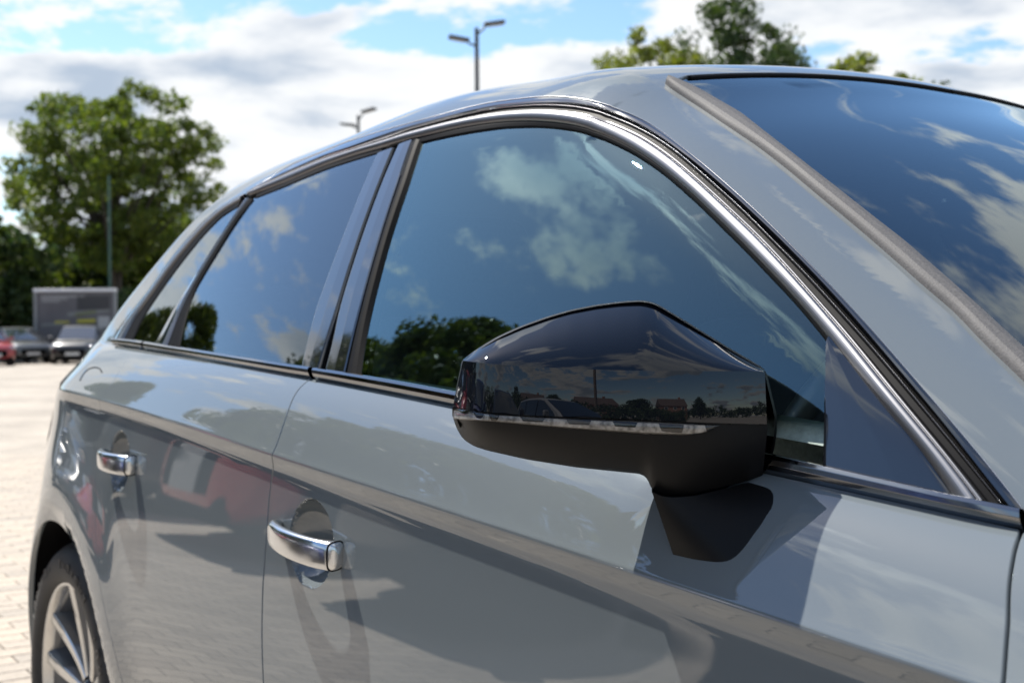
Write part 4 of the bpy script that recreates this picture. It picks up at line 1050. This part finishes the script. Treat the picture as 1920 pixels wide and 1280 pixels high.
# =====================================================================
#  OTHER CARS
# =====================================================================
GL2 = mat('car_window_glass', (.02, .025, .03), .05, coat=1., spec=.6, ior=1.6)
HL = mat('headlamp', (.55, .57, .6), .12, metal=.5, coat=1.)
PLT = mat('number_plate', (.62, .62, .60), .5)
def simple_car(name, loc, rz, label, col, L=4.35, W=1.82, H=1.45, group=None, suv=0., metal=0., front=True):
    t = empty(name, loc, rz); tag(t, label, 'car', group)
    pm_ = mat('car_paint', col, .32, metal=metal, coat=1.)
    # stations along the car: x, half width, sill, belt (deck) height
    S = [(-.50, .62, .46, .62), (-.492, .76, .34, .74), (-.465, .86, .24, .86), (-.42, .93, .20, .93), (-.30, .985, .19, .955), (-.1, 1., .18, .95), (.12, 1., .18, .925), (.25, .99, .18, .885), (.36, .965, .19, .83), (.43, .92, .20, .775), (.465, .85, .21, .72), (.488, .74, .24, .65), (.50, .60, .32, .56)]
    G = []
    for x, w, z0, z1 in S:
        w2 = W/2*w; z1 = (z1+suv*.12)*H/1.45; z0 = z0+suv*.05; zc2 = z1+.035
        ring = [(w2*.80, z0), (w2*.97, z0+.06), (w2, z0+(z1-z0)*.45), (w2*.985, z0+(z1-z0)*.80), (w2*.95, z1-.03), (w2*.88, z1), (w2*.5, zc2-.01), (0, zc2)]
        full = ring+[(-a, b) for a, b in ring[-2::-1]]
        G.append([(x*L, a, b) for a, b in full])
    G = np.array(G); cap0 = np.repeat(G[:1].mean(1, keepdims=True), G.shape[1], 1); cap1 = np.repeat(G[-1:].mean(1, keepdims=True), G.shape[1], 1)
    body = gridmesh('body', np.concatenate([cap0, G, cap1]), pm_, t, closev=True, deg=50)
    # greenhouse
    zr = H; q = [(-.44, .80, .955), (-.33, .70, zr-.08), (-.16, .685, zr-.005), (.02, .69, zr), (.085, .70, zr-.04), (.30, .84, .90)]
    sec = []
    for x, w, z in q: sec.append((x*L, w*W/2, z+(suv*.06)))
    gv = []
    for x, w, z in sec: gv.append([(x, w+.10*W/2*((zr-z)/.5 > .6), .88*H/1.45), (x, w, z-.05), (x, w*.93, z), (x, 0, z+.02), (x, -w*.93, z), (x, -w, z-.05), (x, -w-.10*W/2*((zr-z)/.5 > .6), .88*H/1.45)])
    gh = gridmesh('roof', np.array(gv), pm_, t, deg=30)
    # glass panels set 6 mm proud of the roof skin
    def poly(n, pts, m, par, off=(0, 0, 0)):
        bm = bmesh.new(); bm.faces.new([bm.verts.new(Vector(p)+Vector(off)) for p in pts]); return bmobj(n, bm, m, par)
    def mixp(a, b, f): return tuple(a[i]*(1-f)+b[i]*f for i in range(3))
    A = gv[4]; B = gv[5]
    poly('windscreen', [mixp(A[2], B[2], .08), mixp(A[3], B[3], .08), mixp(A[4], B[4], .08), mixp(A[4], B[4], .92), mixp(A[3], B[3], .92), mixp(A[2], B[2], .92)], GL2, t, (.012, 0, .012))
    A = gv[1]; B = gv[0]; poly('rear_window', [mixp(A[2], B[2], .1), mixp(A[4], B[4], .1), mixp(A[4], B[4], .8), mixp(A[2], B[2], .8)], GL2, t, (-.012, 0, .012))
    for s, k0, k1 in ((1, 1, 0), (-1, 5, 6)):
        tp = [gv[i][k0] for i in (1, 2, 3, 4)]; lo = [(x, s*(W/2*.865), .93*H/1.45) for x in (-.36*L, -.16*L, .02*L, .25*L)]
        for i, nm in ((0, 'side_window'), (1, 'side_window'), (2, 'side_window')):
            a, b, c, d = tp[i], tp[i+1], lo[i+1], lo[i]
            cx_ = [(a[j]+b[j]+c[j]+d[j])/4 for j in range(3)]
            poly(nm, [mixp(p_, cx_, .07) for p_ in (a, b, c, d)], GL2, t, (0, s*.012, .0))
    for x in (-.295, .305):
        for s in (1, -1):
            bm = bmesh.new(); c = Vector((x*L, s*(W/2-.10), .32)); tube(bm, c-Vector((0, .11, 0)), c+Vector((0, .11, 0)), .32, .32, 28); wh_ = bmobj('wheel', bm, MT['tyre'], t)
            bm = bmesh.new()
            for k in range(5):
                a = 2*math.pi*k/5; vs = box(bm, (0, 0, .12), (.045, .02, .20)); bmesh.ops.transform(bm, matrix=Matrix.Translation((c.x, s*(W/2+.014), c.z)) @ Matrix.Rotation(a, 4, 'Y'), verts=vs)
            tube(bm, (c.x, s*(W/2+.004), c.z), (c.x, s*(W/2+.012), c.z), .21, .21, 24); bmobj('rim', bm, MT['rimface'], wh_)
    gz_ = .44 if not suv else .55
    bm = bmesh.new(); box(bm, (L*.492, 0, gz_+.02), (.09, W*.52, .24)); box(bm, (L*.484, 0, .27), (.09, W*.74, .15)); box(bm, (L*.470, W*.33, .36), (.08, .22, .12), .35); box(bm, (L*.470, -W*.33, .36), (.08, .22, .12), -.35); bmobj('grille', bm, MT['void'], t, .02)
    bm = bmesh.new(); box(bm, (L*.492+.052, 0, gz_-.04), (.012, .52, .11)); bmobj('number_plate', bm, PLT, t)
    for s in (1, -1):
        bm = bmesh.new(); vs = box(bm, (0, 0, 0), (.20, .40, .11)); bmesh.ops.transform(bm, matrix=Matrix.Translation((L*.458, s*W*.355, .665+suv*.1)) @ Matrix.Rotation(-s*R_(26), 4, 'Z'), verts=vs); bmobj('headlamp', bm, HL, t, .03)
        bm = bmesh.new(); box(bm, (.20*L, s*(W/2+.07), 1.0), (.09, .17, .12)); bmobj('door_mirror', bm, pm_, t, .03)
        bm = bmesh.new(); vs = box(bm, (0, 0, 0), (.14, .34, .14)); bmesh.ops.transform(bm, matrix=Matrix.Translation((-L*.472, s*W*.36, .80)) @ Matrix.Rotation(s*R_(20), 4, 'Z'), verts=vs); bmobj('tail_lamp', bm, MT['lamp_red'], t, .03)
    return t
FC = math.atan2(-CD[1], -CD[0])        # facing the camera
def face(l): return math.atan2(CAM[1]-l[1], CAM[0]-l[0])
simple_car('parked_car', at(-42, 46), face(at(-42, 46))+.25, 'red car at the extreme left edge of the far row', (.30, .015, .02), group='cars parked far off behind')
simple_car('parked_car', at(30, 50), face(at(30, 50))+.30, 'dark grey saloon facing us beside the red car at far left', (.06, .065, .07), group='cars parked far off behind')
simple_car('parked_car', at(152, 49), face(at(152, 49))-.15, 'black hatchback facing us right of the billboard, nearest the grey car', (.012, .013, .016), H=1.50, group='cars parked far off behind')
simple_car('parked_car', at(98, 55), face(at(98, 55))+.5, 'black car parked in front of the billboard', (.02, .02, .022), H=1.4, group='cars parked far off behind')
simple_car('parked_van', at(-12, 58), face(at(-12, 58))+1.2, 'blue van whose roof shows above the dark saloon at far left', (.05, .16, .42), H=1.9, suv=.6, group='cars parked far off behind')
simple_car('parked_car', at(60, 57), face(at(60, 57))+.1, 'silver car behind the dark grey saloon at far left', (.45, .46, .47), group='cars parked far off behind')
# the row across the aisle, seen as reflections in the doors
row_cols = [(-13.6, (.30, .31, .32), 'silver hatchback, farthest of the row reflected in the doors'), (-10.9, (.02, .022, .025), 'black car next to the farthest silver one in the reflected row'), (-8.2, (.035, .038, .042), 'dark grey car left of the red one in the reflected row'),
            (-5.4, (.52, .008, .018), 'red car reflected in the rear and front doors'), (-2.75, (.012, .012, .014), 'black car beside the red one in the reflected row'), (-.05, (.02, .035, .16), 'blue car reflected low in the front door'),
            (2.6, (.02, .022, .03), 'black estate nearest the bonnet in the reflected row'), (5.3, (.25, .25, .26), 'grey car beyond the black estate in the reflected row')]
for x, c, lb in row_cols:
    simple_car('parked_car', (x, -5.38+random.uniform(-.15, .15), 0), math.pi/2+random.uniform(-.03, .03), lb, c, group='cars parked nose-out across the aisle')
# ---------------- conifers and hedge across the aisle ----------------
def conifer(loc, H, Rw, label, seed, group='conifers behind the row of cars'):
    rng = np.random.default_rng(seed); t = empty('conifer', loc); tag(t, label, 'conifer', group)
    bm = bmesh.new(); tube(bm, (0, 0, -.1), (0, 0, H*.8), .22, .05, 10); bmobj('trunk', bm, BARK, t)
    C_, R3 = [], []
    for k in range(330):
        z = H*(.03+.97*rng.random()**1.15); a = rng.random()*6.283; rr = Rw*(1-(z/H)**2.4)**.6*(.72+.28*rng.random()+.10*math.sin(5*a+z*1.6+seed))
        C_.append((rr*math.cos(a), rr*math.sin(a), z)); R3.append(.30+.28*rng.random())
    leaves('crown', np.array(C_), np.array(R3), 120, .085, LM['conifer'], t, rng, up=.55)
    return t
for x, y, H, Rw, lb, sd in ((-45., -6.2, 10.4, 3.2, 'farthest conifer reflected in the quarter window', 31), (-39.5, -6.0, 10.8, 3.1, 'second conifer from the far end of the reflected clump', 32), (-34.2, -5.9, 10.2, 3.0, 'third conifer, reflected at the foot of the quarter window', 33), (-29., -6.1, 9.6, 2.9, 'bushy conifer whose ragged side ends the clump in the rear side window', 38),
                     (-18.8, -9.2, 10.1, 2.6, 'first conifer of the clump reflected in the front side window', 34), (-15.2, -9.6, 11.3, 2.9, 'tall conifer reflected in the middle of the front side window', 35), (-11.4, -9.4, 10.9, 2.8, 'conifer reflected just left of the wing mirror', 36), (-7.6, -9.8, 8.6, 2.6, 'lower conifer reflected behind the wing mirror', 37)):
    conifer((x, y, 0), H, Rw, lb, sd)
rngq = np.random.default_rng(9); hq = np.array([[x, -8.3+rngq.normal()*.35, .2+rngq.random()*1.35] for x in np.linspace(-34, 24, 330) for _ in range(2)])
tag(leaves('clipped_hedge', hq, np.full(len(hq), .42), 45, .085, LM['dark'], None, rngq), 'low dark hedge along the back of the row of cars across the aisle', 'hedge', kind='stuff')
# ---------------- houses and trees behind the camera (reflected in the mirror cap) ----------------
BR = mat('house_brick', (.26, .13, .09), .85, noise=(3, .15)); RT = mat('roof_tile', (.10, .07, .06), .8, noise=(4, .2)); WHT = mat('white_frame', (.75, .75, .73), .5)
def house(loc, rz, L, W, H, label):
    t = empty('house', loc, rz); tag(t, label, 'house', 'houses across the road')
    bm = bmesh.new(); box(bm, (0, 0, H/2), (L, W, H)); bmobj('wall', bm, BR, t)
    bm = bmesh.new(); v = [bm.verts.new(p) for p in ((-L/2-.3, -W/2-.4, H-.1), (L/2+.3, -W/2-.4, H-.1), (L/2+.3, W/2+.4, H-.1), (-L/2-.3, W/2+.4, H-.1), (-L/2-.3, 0, H+W*.42), (L/2+.3, 0, H+W*.42))]
    for f in ((0, 1, 5, 4), (2, 3, 4, 5), (0, 4, 3), (1, 2, 5), (0, 3, 2, 1)): bm.faces.new([v[i] for i in f])
    rf = bmobj('roof', bm, RT, t); bm = bmesh.new(); box(bm, (L*.3, 0, H+W*.42), (.7, .7, 1.4)); bmobj('chimney', bm, BR, rf)
    for s in (-1, 1):
        for x in np.linspace(-L*.33, L*.33, 3):
            for z in (1.5, 4.1):
                bm = bmesh.new(); box(bm, (x, s*(W/2+.01), z), (1.3, .08, 1.15)); w_ = bmobj('window', bm, WHT, t)
                bm = bmesh.new(); box(bm, (x, s*(W/2+.04), z), (1.1, .05, .95)); bmobj('pane', bm, GL2, w_)
for i, (x, y, rz, L, lb) in enumerate(((38, -62, .3, 11, 'brick house nearest the left of the mirror reflection'), (58, -48, .5, 13, 'brick house in the middle of the mirror reflection'), (74, -30, .9, 10, 'brick house at the right of the mirror reflection'), (20, -74, .1, 12, 'brick house farthest back in the mirror reflection'))):
    house((x, y, 0), rz, L, 7.5, 5.2, lb)
for i, (x, y, H, lb) in enumerate(((48, -60, 9, 'tree between the first two brick houses'), (66, -38, 8, 'tree between the middle and right brick houses'), (30, -66, 10, 'tree beside the farthest brick house'), (84, -20, 9, 'tree beyond the right-hand brick house'))):
    tree((x, y, 0), H, 3.6, lb, 'dark', 50+i, .3, .2, 70, 60, .28, 1.2, group='trees among the houses')
# overhead cable with its two poles
def pole_(loc, label):
    bm = bmesh.new(); tube(bm, (0, 0, 0), (0, 0, 9.2), .14, .10, 12); box(bm, (0, 0, 8.9), (.1, .9, .1)); o = bmobj('cable_pole', bm, mat('pole_wood', (.12, .09, .07), .85), None); o.location = loc; tag(o, label, 'pole', 'poles carrying the overhead cable'); return o
pa, pb = Vector((-46, -16, 0)), Vector((16, -12.5, 0)); pole_(pa, 'wooden cable pole at the far end of the reflected hedge'); pole_(pb, 'wooden cable pole behind the row of cars near the bonnet')
bm = bmesh.new(); prev = None
for i in range(41):
    t = i/40; p_ = pa.lerp(pb, t)+Vector((0, 0, 9.0-5.6*t*(1-t)))
    if prev is not None: tube(bm, prev, p_, .022, .022, 6)
    prev = p_
tag(bmobj('overhead_cable', bm, MT['void']), 'black sagging cable reflected across the rear side window', 'cable')
# far belt of trees closing the horizon all round the car park
rngf = np.random.default_rng(4); fa = rngf.random(2600)*2*math.pi; fr = 125+rngf.random(2600)*22
fh = (3.2+2.6*np.sin(fa*9)**2+2.2*np.sin(fa*23+1)**2)*rngf.random(2600)**.7
fc_ = np.stack([fr*np.cos(fa), fr*np.sin(fa), .6+fh], 1)
tag(leaves('tree_belt', fc_, np.full(len(fc_), 2.1), 34, .55, LM['dark'], None, rngf), 'distant dark belt of trees closing the horizon round the car park', 'trees', kind='stuff')
